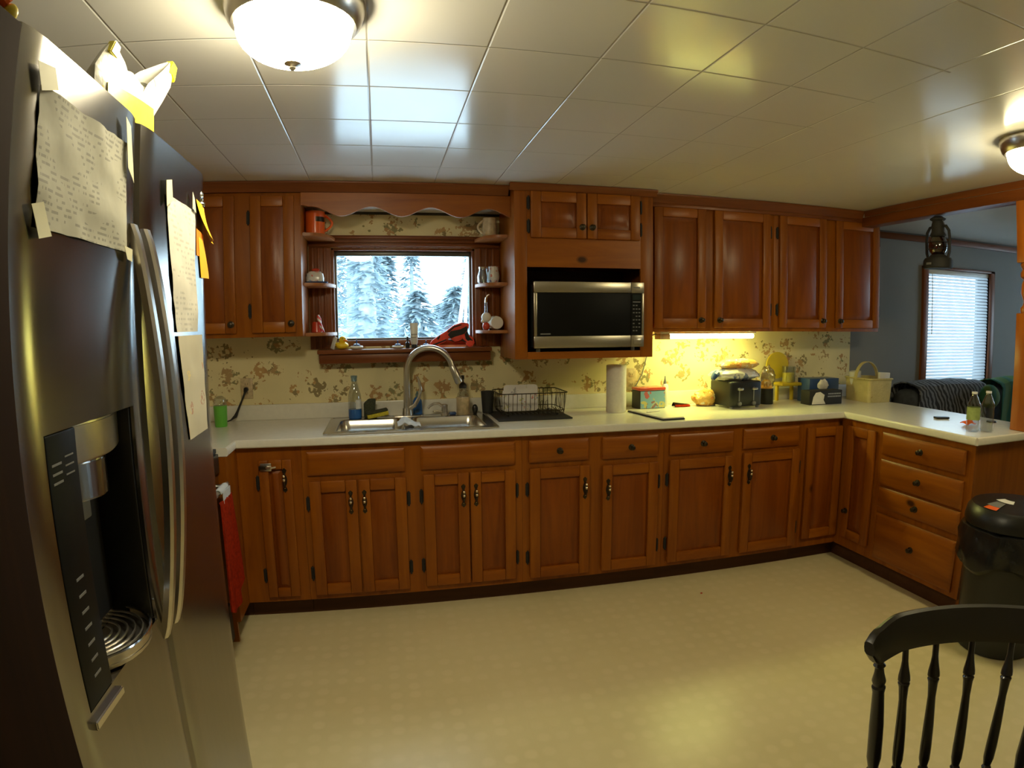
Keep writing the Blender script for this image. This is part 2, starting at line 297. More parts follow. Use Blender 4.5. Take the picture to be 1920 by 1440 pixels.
# ------------------------------------------------------------------ mesh builder
class MB:
    def __init__(s): s.bm = bmesh.new(); s.mats = []
    def mi(s, m):
        if isinstance(m, str): m = M[m]
        if m not in s.mats: s.mats.append(m)
        return s.mats.index(m)
    def _paint(s, faces, m):
        i = s.mi(m)
        for f in faces: f.material_index = i; f.smooth = True
    def raw(s, vs, fs, m):
        v = [s.bm.verts.new(p) for p in vs]; out = []
        for f in fs:
            try: out.append(s.bm.faces.new([v[i] for i in f]))
            except ValueError: pass
        s._paint(out, m); return s
    def box(s, a, b, m, bev=0.0, seg=2, mat=None):
        lo = [min(x, y) for x, y in zip(a, b)]; hi = [max(x, y) for x, y in zip(a, b)]
        t = bmesh.new(); r = bmesh.ops.create_cube(t, size=1.0)
        for v in t.verts:
            v.co = Vector([(lo[i] + hi[i]) / 2 + v.co[i] * (hi[i] - lo[i]) for i in range(3)])
        if bev:
            bev = min(bev, 0.49 * min(hi[i] - lo[i] for i in range(3)))
            bmesh.ops.bevel(t, geom=list(t.edges), offset=bev, segments=seg, affect='EDGES', profile=0.5)
        return s._merge(t, m, mat)
    def _merge(s, t, m, mat=None):
        if mat is not None: bmesh.ops.transform(t, matrix=mat, verts=t.verts)
        t.verts.index_update()
        s.raw([v.co.copy() for v in t.verts], [[v.index for v in f.verts] for f in t.faces], m); t.free(); return s
    def lathe(s, prof, c, m, seg=24, mat=None, cap=True):
        vs, fs = [], []
        for r, z in prof:
            for k in range(seg):
                a = 2 * PI * k / seg; vs.append(Vector((r * math.cos(a), r * math.sin(a), z)))
        for j in range(len(prof) - 1):
            for k in range(seg):
                k2 = (k + 1) % seg; fs.append((j * seg + k, j * seg + k2, (j + 1) * seg + k2, (j + 1) * seg + k))
        if cap:
            if prof[0][0] > 1e-5: fs.append(tuple(range(seg))[::-1])
            if prof[-1][0] > 1e-5: fs.append(tuple((len(prof) - 1) * seg + k for k in range(seg)))
        c = Vector(c)
        vs = [(mat @ v if mat is not None else v) + c for v in vs]
        return s.raw(vs, fs, m)
    def tube(s, pts, r, m, seg=8, closed=False):
        pts = [Vector(p) for p in pts]; n = len(pts); rs = r if isinstance(r, (list, tuple)) else [r] * n
        vs, fs = [], []; up = None
        for i, p in enumerate(pts):
            a = pts[i - 1] if (i > 0 or closed) else p; b = pts[(i + 1) % n] if (i < n - 1 or closed) else p
            t = (b - a).normalized()
            if up is None: up = t.orthogonal().normalized()
            else:
                up = (up - t * up.dot(t))
                up = up.normalized() if up.length > 1e-6 else t.orthogonal().normalized()
            w = t.cross(up)
            for k in range(seg):
                q = 2 * PI * k / seg; vs.append(p + (up * math.cos(q) + w * math.sin(q)) * rs[i])
        for i in range(n if closed else n - 1):
            j = (i + 1) % n
            for k in range(seg):
                k2 = (k + 1) % seg; fs.append((i * seg + k, i * seg + k2, j * seg + k2, j * seg + k))
        if not closed: fs.append(tuple(range(seg))[::-1]); fs.append(tuple((n - 1) * seg + k for k in range(seg)))
        return s.raw(vs, fs, m)
    def prism(s, poly, axis, lo, hi, m, bev=0.0):
        """poly in the two other axes, extruded along axis from lo to hi"""
        t = bmesh.new()
        def P(u, v, w): return {'x': (w, u, v), 'y': (u, w, v), 'z': (u, v, w)}[axis]
        a = [t.verts.new(P(u, v, lo)) for u, v in poly]; b = [t.verts.new(P(u, v, hi)) for u, v in poly]
        n = len(poly); t.faces.new(a); t.faces.new(b[::-1])
        for i in range(n): t.faces.new((a[i], b[i], b[(i + 1) % n], a[(i + 1) % n]))
        bmesh.ops.recalc_face_normals(t, faces=t.faces)
        if bev: bmesh.ops.bevel(t, geom=list(t.edges), offset=bev, segments=2, affect='EDGES')
        return s._merge(t, m)
    def ball(s, c, r, m, seg=16, mat=None, fn=None):
        r = (r, r, r) if not isinstance(r, (tuple, list)) else r
        t = bmesh.new(); bmesh.ops.create_uvsphere(t, u_segments=seg, v_segments=max(6, seg // 2), radius=1.0)
        for v in t.verts:
            d = v.co.copy(); q = Vector((d.x * r[0], d.y * r[1], d.z * r[2]))
            if fn: q = fn(d, q)
            if mat is not None: q = mat @ q
            v.co = q + Vector(c)
        return s._merge(t, m)
    def surf(s, fn, nu, nv, m, thick=0.0):
        vs = [Vector(fn(i / nu, j / nv)) for j in range(nv + 1) for i in range(nu + 1)]
        fs = [(j * (nu + 1) + i, j * (nu + 1) + i + 1, (j + 1) * (nu + 1) + i + 1, (j + 1) * (nu + 1) + i) for j in range(nv) for i in range(nu)]
        if thick:
            t = bmesh.new(); v = [t.verts.new(p) for p in vs]
            for f in fs: t.faces.new([v[i] for i in f])
            bmesh.ops.recalc_face_normals(t, faces=t.faces)
            bmesh.ops.solidify(t, geom=list(t.faces), thickness=thick)
            return s._merge(t, m)
        return s.raw(vs, fs, m)
    def rings(s, rings, m, cap0=False, cap1=True):
        n = len(rings[0]); vs = [Vector(p) for r in rings for p in r]; fs = []
        for j in range(len(rings) - 1):
            for k in range(n):
                k2 = (k + 1) % n; fs.append((j * n + k, j * n + k2, (j + 1) * n + k2, (j + 1) * n + k))
        if cap0: fs.append(tuple(range(n))[::-1])
        if cap1: fs.append(tuple((len(rings) - 1) * n + k for k in range(n)))
        return s.raw(vs, fs, m)
    def xf(s, mat):
        bmesh.ops.transform(s.bm, matrix=mat, verts=s.bm.verts); return s
    def build(s, name, parent=None, world=True, ang=0.6, recalc=True):
        if recalc: bmesh.ops.recalc_face_normals(s.bm, faces=s.bm.faces)
        off = Vector((0, 0, 0))
        if parent is not None:
            if world: off = wloc(parent)
        else:
            co = [v.co for v in s.bm.verts]
            lo = [min(c[i] for c in co) for i in range(3)]; hi = [max(c[i] for c in co) for i in range(3)]
            off = Vector(((lo[0] + hi[0]) / 2, (lo[1] + hi[1]) / 2, lo[2]))
        for v in s.bm.verts: v.co -= off
        me = bpy.data.meshes.new(name); s.bm.to_mesh(me); s.bm.free()
        for m in s.mats: me.materials.append(m)
        me.set_sharp_from_angle(angle=ang)
        o = bpy.data.objects.new(name, me); COL.objects.link(o)
        if parent is not None: o.parent = parent
        else: o.location = off
        return o
def wloc(o):
    p = Vector((0, 0, 0))
    while o is not None: p += Vector(o.location); o = o.parent
    return p
def tag(o, label=None, cat=None, group=None, kind=None):
    if label: o['label'] = label
    if cat: o['category'] = cat
    if group: o['group'] = group
    if kind: o['kind'] = kind
    return o
def thing(name, label, cat, loc=(0, 0, 0), rz=0.0, group=None):
    o = bpy.data.objects.new(name, None); o.empty_display_size = 0.05; COL.objects.link(o)
    o.location = loc; o.rotation_euler = (0, 0, rz)
    return tag(o, label, cat, group)
def rrect(cx, cy, w, h, r, z, n=5):
    out = []
    for sx, sy, a0 in ((1, 1, 0), (-1, 1, PI / 2), (-1, -1, PI), (1, -1, 1.5 * PI)):
        for k in range(n + 1):
            a = a0 + PI / 2 * k / n
            out.append((cx + sx * (w / 2 - r) + r * math.cos(a), cy + sy * (h / 2 - r) + r * math.sin(a), z))
    return out
def RZ(a): return Matrix.Rotation(a, 4, 'Z')
def RX(a): return Matrix.Rotation(a, 4, 'X')
def RY(a): return Matrix.Rotation(a, 4, 'Y')
def T(*v): return Matrix.Translation(Vector(v))
def copytree(o, parent=None):
    c = o.copy(); COL.objects.link(c)
    if parent is not None: c.parent = parent
    for ch in list(o.children): copytree(ch, c)
    return c

# ------------------------------------------------------------------ the room
H = 2.16
XW, YF = -1.15, -5.2
def struct(mb, name, parent=None, **k):
    o = mb.build(name, parent, **k)
    if parent is None: o['kind'] = 'structure'
    return o
struct(MB().box((XW - 0.1, YF - 0.1, -0.08), (6.7, 0.16, 0.0), 'floor'), 'floor')
struct(MB().box((XW - 0.1, YF - 0.1, H), (3.17, 0.16, H + 0.08), 'ceiling'), 'ceiling')
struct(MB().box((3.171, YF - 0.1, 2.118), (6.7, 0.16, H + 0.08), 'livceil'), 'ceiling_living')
struct(MB().box((XW - 0.1, YF, 0), (XW, 0.0, H), 'creamwall'), 'wall_left')
struct(MB().box((XW - 0.1, YF - 0.1, 0), (6.7, YF, H), 'creamwall'), 'wall_front')
wr = MB(); wr.box((6.6, YF, 0), (6.7, -1.5, H), 'bluewall').box((6.6, -0.7, 0), (6.7, 0.0, H), 'bluewall').box((6.6, -1.5, 0), (6.7, -0.7, 0.9), 'bluewall').box((6.6, -1.5, 1.95), (6.7, -0.7, H), 'bluewall')
struct(wr, 'wall_right')
w3 = thing('window_added', None, None, (6.62, -1.1, 0.9)); w3['kind'] = 'structure'  # unseen window, added to bring more daylight into the living room
f3 = MB()
for a, b in (((6.575, -1.57, 0.83), (6.66, -1.5, 2.02)), ((6.575, -0.7, 0.83), (6.66, -0.63, 2.02)), ((6.575, -1.5, 1.95), (6.66, -0.7, 2.02)), ((6.575, -1.5, 0.83), (6.66, -0.7, 0.9))): f3.box(a, b, 'trim_z', 0.003)
f3.build('window_frame', w3); MB().box((6.640, -1.5, 0.9), (6.644, -0.7, 1.95), 'glass').build('pane', w3)
WX0, WX1, WZ0, WZ1 = -0.113, 0.700, 1.312, 1.866          # kitchen window opening
wb = MB()
wb.box((XW - 0.1, 0, 0), (WX0, 0.14, H), 'wallpaper'); wb.box((WX1, 0, 0), (3.39, 0.14, H), 'wallpaper')
wb.box((WX0, 0, 0), (WX1, 0.14, WZ0), 'wallpaper'); wb.box((WX0, 0, WZ1), (WX1, 0.14, H), 'wallpaper')
struct(wb, 'wall_back')
LX0, LX1, LZ0, LZ1 = 4.165, 4.930, 0.95, 1.862            # living-room window opening
wl = MB()
wl.box((3.391, 0, 0), (LX0, 0.14, H), 'bluewall'); wl.box((LX1, 0, 0), (6.7, 0.14, H), 'bluewall')
wl.box((LX0, 0, 0), (LX1, 0.14, LZ0), 'bluewall'); wl.box((LX0, 0, LZ1), (LX1, 0.14, H), 'bluewall')
struct(wl, 'wall_living')
struct(MB().box((3.36, -0.022, 2.058), (6.6, -0.001, 2.104), 'trim_x', 0.004), 'trim_1')
struct(MB().box((3.172, -5.19, 2.060), (3.275, -0.30, 2.157), 'trim_y', 0.004).box((3.160, -5.19, 2.118), (3.170, -0.3645, 2.1575), 'trim_y', 0.003), 'trim_2')
cr = MB()
def crown(mb, x0, x1, y, z0=2.108, z1=2.158, dep=0.03):
    mb.prism([(y + 0.012, z0), (y - 0.004, z0), (y - 0.010, z0 + 0.012), (y - dep * 0.6, z0 + 0.030), (y - dep, z1 - 0.008), (y - dep, z1), (y + 0.012, z1)], 'x', x0, x1, 'trim_x')
crown(cr, -1.14, -0.235, -0.322); crown(cr, -0.235, 0.832, -0.322)
struct(cr, 'trim_3')
cr = MB(); crown(cr, 1.645, 3.1715, -0.332)
cr.box((1.63, -0.336, 2.086), (3.35, -0.312, 2.108), 'trim_x', 0.003); struct(cr, 'trim_4')
bb = MB(); bb.box((3.45, -0.016, 0), (6.6, -0.001, 0.09), 'trim_x', 0.003); struct(bb, 'baseboard_living')

# kitchen window
w1 = thing('window_1', None, None, (0.29, 0.0, WZ0)); w1['kind'] = 'structure'
fr = MB()
for a, b in (((WX0, 0.004, WZ0), (WX0 + 0.016, 0.13, WZ1)), ((WX1 - 0.016, 0.004, WZ0), (WX1, 0.13, WZ1)),
             ((WX0, 0.004, WZ1 - 0.014), (WX1, 0.13, WZ1))):
    fr.box(a, b, 'trim_z', 0.002)
fr.box((WX0, 0.004, WZ0), (WX1, 0.13, WZ0 + 0.034), 'trim_x', 0.002)
fr.build('window_frame', w1)
sa = MB(); y0, y1 = 0.045, 0.075; gx0, gx1, gz0, gz1 = -0.094, 0.682, 1.358, 1.826
x0, x1, z0, z1 = WX0 + 0.016, WX1 - 0.016, WZ0 + 0.034, WZ1 - 0.014
sa.box((x0, y0, z0), (gx0 + 0.010, y1, z1), 'sash', 0.003); sa.box((gx1 - 0.010, y0, z0), (x1, y1, z1), 'sash', 0.003)
sa.box((gx0, y0, gz1), (gx1, y1, z1), 'sash', 0.003); sa.box((gx0, y0, z0), (gx1, y1, gz0), 'sash', 0.003)
sa.build('sash', w1)
MB().box((gx0 - 0.004, 0.058, gz0 - 0.004), (gx1 + 0.004, 0.062, gz1 + 0.004), 'glass').build('pane', w1)
ca = MB()
def casing(x0, x1, z0, z1, vert=True):
    m = 'trim_z' if vert else 'trim_x'
    ca.box((x0, -0.012, z0), (x1, -0.001, z1), m, 0.003)
    if vert:
        for i in (0.18, 0.45, 0.72):
            c = x0 + (x1 - x0) * i; ca.box((c - 0.008, -0.020, z0), (c + 0.010, -0.010, z1), m, 0.004)
    else:
        for i in (0.2, 0.5, 0.8):
            c = z0 + (z1 - z0) * i; ca.box((x0, -0.020, c - 0.008), (x1, -0.010, c + 0.008), m, 0.004)
casing(-0.2350, -0.113, 1.301, 1.866); casing(0.700, 0.8440, 1.301, 1.866); casing(-0.2350, 0.8440, 1.867, 1.935, False)
ca.build('window_casing', w1)
MB().box((-0.192, -0.105, 1.276), (0.778, 0.0, 1.300), 'trim_x', 0.006).build('window_sill', w1)
MB().box((-0.185, -0.085, 1.222), (0.773, -0.001, 1.276), 'trim_x', 0.006).build('apron', w1)

# living-room window and blind
w2 = thing('window_2', None, None, (4.55, 0.0, LZ0)); w2['kind'] = 'structure'
fr = MB()
for a, b, m in (((LX0 - 0.06, -0.02, LZ0 - 0.06), (LX0, 0.12, LZ1 + 0.02), 'trim_z'), ((LX1, -0.02, LZ0 - 0.06), (LX1 + 0.055, 0.12, LZ1 + 0.02), 'trim_z'),
                ((LX0 - 0.06, -0.02, LZ1), (LX1 + 0.055, 0.12, LZ1 + 0.02), 'trim_x'), ((LX0 - 0.06, -0.02, LZ0 - 0.06), (LX1 + 0.055, 0.12, LZ0), 'trim_x')):
    fr.box(a, b, m, 0.003)
fr.build('window_frame', w2)
MB().box((LX0, 0.09, LZ0), (LX1, 0.094, LZ1), 'glass').build('pane', w2)
bl = thing('window_blind', 'white horizontal slat blind glowing with daylight in the blue room', 'blind', (4.55, 0.03, LZ0 + 0.01))
MB().box((LX0 + 0.003, 0.002, LZ1 - 0.035), (LX1 - 0.003, 0.030, LZ1 - 0.002), 'white', 0.003).build('head_rail', bl)
sl = MB(); nsl = 34
for i in range(nsl):
    z = LZ0 + 0.04 + (LZ1 - LZ0 - 0.085) * i / (nsl - 1)
    sl.surf(lambda u, v, z=z: (LX0 + 0.003 + u * (LX1 - LX0 - 0.006), 0.014 + (v - 0.5) * 0.010 - 0.003 * math.sin(PI * v), z + (v - 0.5) * 0.0215), 1, 4, 'blind')
sl.build('slats', bl, recalc=False)
MB().box((LX0 + 0.003, 0.004, LZ0 + 0.012), (LX1 - 0.003, 0.024, LZ0 + 0.026), 'white', 0.003).build('bottom_rail', bl)
MB().tube([(LX0 + 0.06, -0.001, LZ1 - 0.03), (LX0 + 0.062, -0.003, LZ1 - 0.5)], 0.003, 'white', 6).build('tilt_wand', bl)

# ------------------------------------------------------------------ cabinet parts
def fb(yf): return lambda u, v, w: (u, yf - w, v)          # faces the room from the sink wall
def fp(xf): return lambda u, v, w: (xf - w, u, v)          # faces left from the peninsula
def ff(xf): return lambda u, v, w: (xf + w, u, v)          # faces right from the left wall
def dbox(mb, f, u0, u1, v0, v1, w0, w1, m, bev=0.0): mb.box(f(u0, v0, w0), f(u1, v1, w1), m, bev); return mb
def ring(f, u0, u1, v0, v1, w): return [f(u0, v0, w), f(u1, v0, w), f(u1, v1, w), f(u0, v1, w)]
def door_mesh(f, u0, u1, v0, v1, st=0.055, th=0.021, gh='pine_x', ins=0.034):
    mb = MB()
    dbox(mb, f, u0, u0 + st, v0, v1, 0.001, th, 'pine_z', 0.005); dbox(mb, f, u1 - st, u1, v0, v1, 0.001, th, 'pine_z', 0.005)
    dbox(mb, f, u0 + st, u1 - st, v0, v0 + st, 0.001, th - 0.0006, gh, 0.005); dbox(mb, f, u0 + st, u1 - st, v1 - st, v1, 0.001, th - 0.0006, gh, 0.005)
    a, b, c, d = u0 + st - 0.004, u1 - st + 0.004, v0 + st - 0.004, v1 - st + 0.004
    i2 = min(ins, 0.3 * (b - a))
    rs = [ring(f, a, b, c, d, 0.004), ring(f, a + 0.008, b - 0.008, c + 0.008, d - 0.008, 0.005), ring(f, a + i2, b - i2, c + i2, d - i2, 0.0155), ring(f, a + i2 + 0.004, b - i2 - 0.004, c + i2 + 0.004, d - i2 - 0.004, 0.018)]
    mb.rings(rs, 'panel_z', cap1=True)
    return mb
def drawer_mesh(f, u0, u1, v0, v1, g='pine_x'):
    mb = MB(); i = 0.016
    mb.rings([ring(f, u0, u1, v0, v1, 0.001), ring(f, u0, u1, v0, v1, 0.011), ring(f, u0 + i, u1 - i, v0 + i, v1 - i, 0.021)], g, True, True)
    return mb
def knob(f, u, v, parent, w=0.021):
    mb = MB(); o = Vector(f(u, v, w)); d = (Vector(f(u, v, w + 1)) - o)
    q = Vector((0, 0, 1)).rotation_difference(d).to_matrix().to_4x4()
    mb.lathe([(0.017, 0.0), (0.017, 0.002), (0.012, 0.004), (0.007, 0.006), (0.006, 0.014), (0.010, 0.017), (0.013, 0.021), (0.012, 0.025), (0.006, 0.028), (0.0, 0.0285)], o, 'bronze', 16, q)
    return mb.build('knob', parent)
def pull(f, u, v, parent, w=0.021, tilt=0.0):
    mb = MB(); hh = 0.058
    pts = []
    for k in range(13):
        t = k / 12; pts.append((t, 0.0125 * (0.35 + 0.65 * abs(math.cos(2.0 * PI * t)) if 0 < k < 12 else 0.15)))
    L0 = [f(u - r, v - hh + 2 * hh * t, w) for t, r in pts] + [f(u + r, v - hh + 2 * hh * t, w) for t, r in reversed(pts)]
    L1 = [f(u - r * 0.8, v - hh + 2 * hh * t, w + 0.003) for t, r in pts] + [f(u + r * 0.8, v - hh + 2 * hh * t, w + 0.003) for t, r in reversed(pts)]
    mb.rings([L0, L1], 'bronze', True, True)
    mb.tube([f(u, v + 0.030, w + 0.002), f(u, v + 0.027, w + 0.016), f(u, v + 0.012, w + 0.025), f(u, v - 0.012, w + 0.025), f(u, v - 0.030, w + 0.016), f(u, v - 0.034, w + 0.002)], [0.005, 0.0045, 0.0055, 0.0055, 0.0045, 0.005], 'bronze', 8)
    for dv, s in ((0.024, 0.0062), (0.006, 0.0066)): mb.ball(f(u, v + dv, w + 0.025), s * 1.25, 'bright', 12)  # bright balls stand in for glints on the handle
    mb.ball(f(u, v - 0.036, w + 0.006), 0.004, 'bright', 8)
    return mb.build('handle', parent)
def hinge(f, u, v, parent, w=0.0):
    mb = MB(); dbox(mb, f, u - 0.009, u + 0.009, v - 0.030, v + 0.030, w + 0.0005, w + 0.0035, 'blackmat', 0.001)
    mb.tube([f(u, v - 0.030, w + 0.006), f(u, v + 0.030, w + 0.006)], 0.0045, 'blackmat', 8)
    for s in (-1, 1): mb.ball(f(u, v + s * 0.033, w + 0.006), 0.005, 'blackmat', 8)
    return mb.build('hinge', parent)
def a_door(cab, f, u0, u1, v0, v1, hside=None, pullat=None, knobat=None, hz=(0.10, 0.10), gh='pine_x', st=0.055):
    d = door_mesh(f, u0, u1, v0, v1, st, gh=gh).build('door', cab)
    if hside is not None:
        hu = (u0 - 0.010) if hside == 'l' else (u1 + 0.010)
        hinge(f, hu, v1 - hz[1], d); hinge(f, hu, v0 + hz[0], d)
    if pullat: pull(f, pullat[0], pullat[1], d)
    if knobat: knob(f, knobat[0], knobat[1], d)
    return d
def a_drawer(cab, f, u0, u1, v0, v1, kn=True, name='drawer', g='pine_x'):
    d = drawer_mesh(f, u0, u1, v0, v1, g).build(name, cab)
    if kn: knob(f, (u0 + u1) / 2, (v0 + v1) / 2, d)
    return d
def base_body(cab, x0, x1, y0=-0.60, yb=-0.012):
    mb = MB(); g = 0.0006
    mb.box((x0 + g, y0, 0.10), (x1 - g, y0 + 0.02, 0.874), 'pine_z')
    mb.box((x0 + g, y0 + 0.02, 0.10), (x0 + 0.016, yb, 0.874), 'pine_z'); mb.box((x1 - 0.016, y0 + 0.02, 0.10), (x1 - g, yb, 0.874), 'pine_z')
    mb.box((x0 + 0.016, y0 + 0.02, 0.10), (x1 - 0.016, yb, 0.116), 'pine_x')
    mb.build('cabinet_body', cab)
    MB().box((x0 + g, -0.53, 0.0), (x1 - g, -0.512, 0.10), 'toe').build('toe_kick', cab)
F = fb(-0.60); HZ = (0.11, 0.11)
# narrow cabinet at the stove end
c = thing('base_cabinet', 'narrow pine base cabinet with one latched door beside the red towel', 'cabinet', (-0.39, -0.3, 0), 0, 'base cabinets along the sink wall')
base_body(c, -0.535, -0.235)
d = a_door(c, F, -0.433, -0.280, 0.130, 0.812, 'l', (-0.315, 0.715), None, HZ, st=0.045)
la = MB(); dbox(la, F, -0.425, -0.372, 0.762, 0.800, 0.021, 0.027, 'nickel', 0.003); dbox(la, F, -0.430, -0.392, 0.772, 0.790, 0.026, 0.036, 'bronze', 0.003)
la.tube([F(-0.40, 0.781, 0.03), F(-0.372, 0.781, 0.042), F(-0.352, 0.781, 0.03)], 0.005, 'nickel', 8); la.build('latch', d)
# sink base
c = thing('sink_base_cabinet', 'wide four-door pine sink base cabinet below the sink', 'cabinet', (0.30, -0.3, 0), 0, 'base cabinets along the sink wall')
base_body(c, -0.235, 0.832)
a_drawer(c, F, -0.210, 0.250, 0.729, 0.843, False, 'false_drawer_front'); a_drawer(c, F, 0.327, 0.794, 0.731, 0.847, False, 'false_drawer_front')
a_door(c, F, -0.205, 0.020, 0.128, 0.700, 'l', (-0.012, 0.592), None, HZ); a_door(c, F, 0.026, 0.254, 0.128, 0.700, 'r', (0.053, 0.592), None, HZ)
a_door(c, F, 0.336, 0.560, 0.132, 0.706, 'l', (0.531, 0.592), None, HZ); a_door(c, F, 0.566, 0.795, 0.132, 0.706, 'r', (0.594, 0.592), None, HZ)
# two two-door cabinets
c = thing('base_cabinet', 'two-door pine base cabinet with knobbed drawers below the dish rack and microwave', 'cabinet', (1.22, -0.3, 0), 0, 'base cabinets along the sink wall')
base_body(c, 0.832, 1.608)
a_drawer(c, F, 0.867, 1.182, 0.734, 0.847); a_drawer(c, F, 1.257, 1.571, 0.730, 0.844)
a_door(c, F, 0.868, 1.187, 0.124, 0.706, 'l', (1.160, 0.588), None, HZ); a_door(c, F, 1.257, 1.572, 0.122, 0.698, 'r', (1.287, 0.570), None, HZ)
c = thing('base_cabinet', 'two-door pine base cabinet below the black toaster', 'cabinet', (2.06, -0.3, 0), 0, 'base cabinets along the sink wall')
base_body(c, 1.608, 2.512)
a_drawer(c, F, 1.641, 2.030, 0.728, 0.838); a_drawer(c, F, 2.095, 2.474, 0.732, 0.844)
a_door(c, F, 1.641, 2.032, 0.125, 0.703, 'l', (2.008, 0.590), None, HZ); a_door(c, F, 2.098, 2.482, 0.126, 0.711, 'r', (2.133, 0.590), None, HZ)
# corner
c = thing('corner_base_cabinet', 'pine corner base cabinet with two plain doors where the counter turns', 'cabinet', (2.8, -0.4, 0), 0, 'base cabinets along the sink wall')
mb = MB(); mb.box((2.5126, -0.60, 0.10), (2.82, -0.58, 0.874), 'pine_z'); mb.box((2.80, -0.905, 0.10), (2.82, -0.6004, 0.874), 'pine_z'); mb.box((2.5126, -0.58, 0.10), (2.53, -0.012, 0.874), 'pine_z')
mb.box((2.53, -0.58, 0.10), (3.35, -0.012, 0.116), 'pine_x'); mb.build('cabinet_body', c)
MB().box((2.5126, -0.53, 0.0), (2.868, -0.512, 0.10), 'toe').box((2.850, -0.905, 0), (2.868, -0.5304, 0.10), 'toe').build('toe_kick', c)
door_mesh(F, 2.532, 2.794, 0.155, 0.828, 0.055).build('door', c)
FP = fp(2.80)
d = door_mesh(FP, -0.885, -0.662, 0.165, 0.838, 0.055, gh='pine_y').build('door', c); knob(FP, -0.70, 0.33, d)
# peninsula drawers
c = thing('drawer_cabinet', 'pine peninsula cabinet with four stacked drawers next to the trash can', 'cabinet', (3.05, -1.2, 0))
mb = MB(); mb.box((2.80, -1.53, 0.10), (2.82, -0.906, 0.874), 'pine_z'); mb.box((2.8204, -1.53, 0.0), (3.38, -1.512, 0.874), 'pine_z')
mb.box((3.36, -1.512, 0.0), (3.38, -0.02, 0.874), 'pine_z'); mb.box((2.82, -1.512, 0.10), (3.36, -0.93, 0.116), 'pine_x'); mb.build('cabinet_body', c)
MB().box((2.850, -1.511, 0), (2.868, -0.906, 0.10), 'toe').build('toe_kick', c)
for z0, z1 in ((0.722, 0.843), (0.552, 0.693), (0.424, 0.539), (0.126, 0.390)): a_drawer(c, FP, -1.488, -0.937, z0, z1, True, 'drawer', 'pine_y')
# left return filler and stove
c = thing('corner_filler_cabinet', 'dark shaded pine filler panel turning the corner beside the stove', 'cabinet', (-0.8, -0.7, 0))
MB().box((-0.553, -0.802, 0.10), (-0.535, -0.6004, 0.874), 'pine_z').box((-1.13, -0.802, 0.0), (-0.553, -0.786, 0.874), 'pine_z').build('cabinet_body', c)
MB().box((-0.610, -0.785, 0.0), (-0.594, -0.53, 0.10), 'toe').box((-0.5938, -0.5298, 0.0), (-0.536, -0.512, 0.10), 'toe').build('toe_kick', c)

# uppers
def upper(name, label, x0, x1, doors, z0=1.380, z1=2.107):
    c = thing(name, label, 'cabinet', ((x0 + x1) / 2, -0.16, z0), 0, 'wall cabinets on the sink wall')
    MB().box((x0, -0.310, z0), (x1, -0.002, z1), 'pine_z', 0.002).build('cabinet_body', c)
    f = fb(-0.310)
    for a, b, hs, ku in doors:
        a_door(c, f, a, b, 1.402, 2.090, hs, None, (ku, 1.447), HZ)
upper('wall_cabinet', 'pine wall cabinet left of the window, half hidden by the refrigerator', -1.10, -0.237, [(-0.860, -0.566, 'l', -0.592), (-0.488, -0.268, 'l', -0.292)])
upper('wall_cabinet', 'two-door pine wall cabinet above the lit fluorescent tube', 1.640, 2.486, [(1.672, 2.004, 'l', 1.972), (2.062, 2.452, 'r', 2.095)])
upper('wall_cabinet', 'two-door pine wall cabinet at the blue-walled end above the basket', 2.4864, 3.345, [(2.520, 2.880, 'l', 2.852), (2.962, 3.332, 'r', 2.992)])
# microwave cabinet
mc = thing('microwave_cabinet', 'deep pine cabinet with an open bay around the microwave', 'cabinet', (1.237, -0.21, 1.242))
mb = MB(); X0, X1, YM = 0.846, 1.630, -0.40
mb.box((X0, YM + 0.018, 1.242), (X0 + 0.018, -0.002, 2.157), 'pine_z'); mb.box((X1 - 0.018, YM + 0.018, 1.242), (X1, -0.002, 2.157), 'pine_z')
mb.box((X0, YM, 1.242), (0.914, YM + 0.018, 2.157), 'pine_z', 0.002); mb.box((1.555, YM, 1.242), (X1, YM + 0.018, 2.157), 'pine_z', 0.002)
mb.box((0.914, YM, 1.727), (1.555, YM + 0.018, 2.157), 'pine_x'); mb.box((0.914, YM, 1.242), (1.555, YM + 0.018, 1.280), 'pine_x')
mb.box((X0 + 0.018, YM + 0.018, 1.262), (X1 - 0.018, -0.002, 1.280), 'pine_x'); mb.box((X0 + 0.018, YM + 0.018, 1.740), (X1 - 0.018, -0.002, 1.757), 'pine_x')
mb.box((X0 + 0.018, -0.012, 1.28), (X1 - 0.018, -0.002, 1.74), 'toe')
mb.build('cabinet_body', mc)
fm = fb(YM)
a_door(mc, fm, 0.932, 1.236, 1.878, 2.120, 'l', None, (1.212, 1.938), (0.06, 0.06)); a_door(mc, fm, 1.242, 1.545, 1.878, 2.120, 'r', None, (1.268, 1.938), (0.06, 0.06))
mb = MB(); mb.prism([(YM, 2.122), (YM - 0.010, 2.122), (YM - 0.016, 2.134), (YM - 0.030, 2.150), (YM - 0.030, 2.158), (YM, 2.158)], 'x', X0 - 0.025, X1 + 0.018, 'trim_x')
mb.build('crown_moulding', mc)
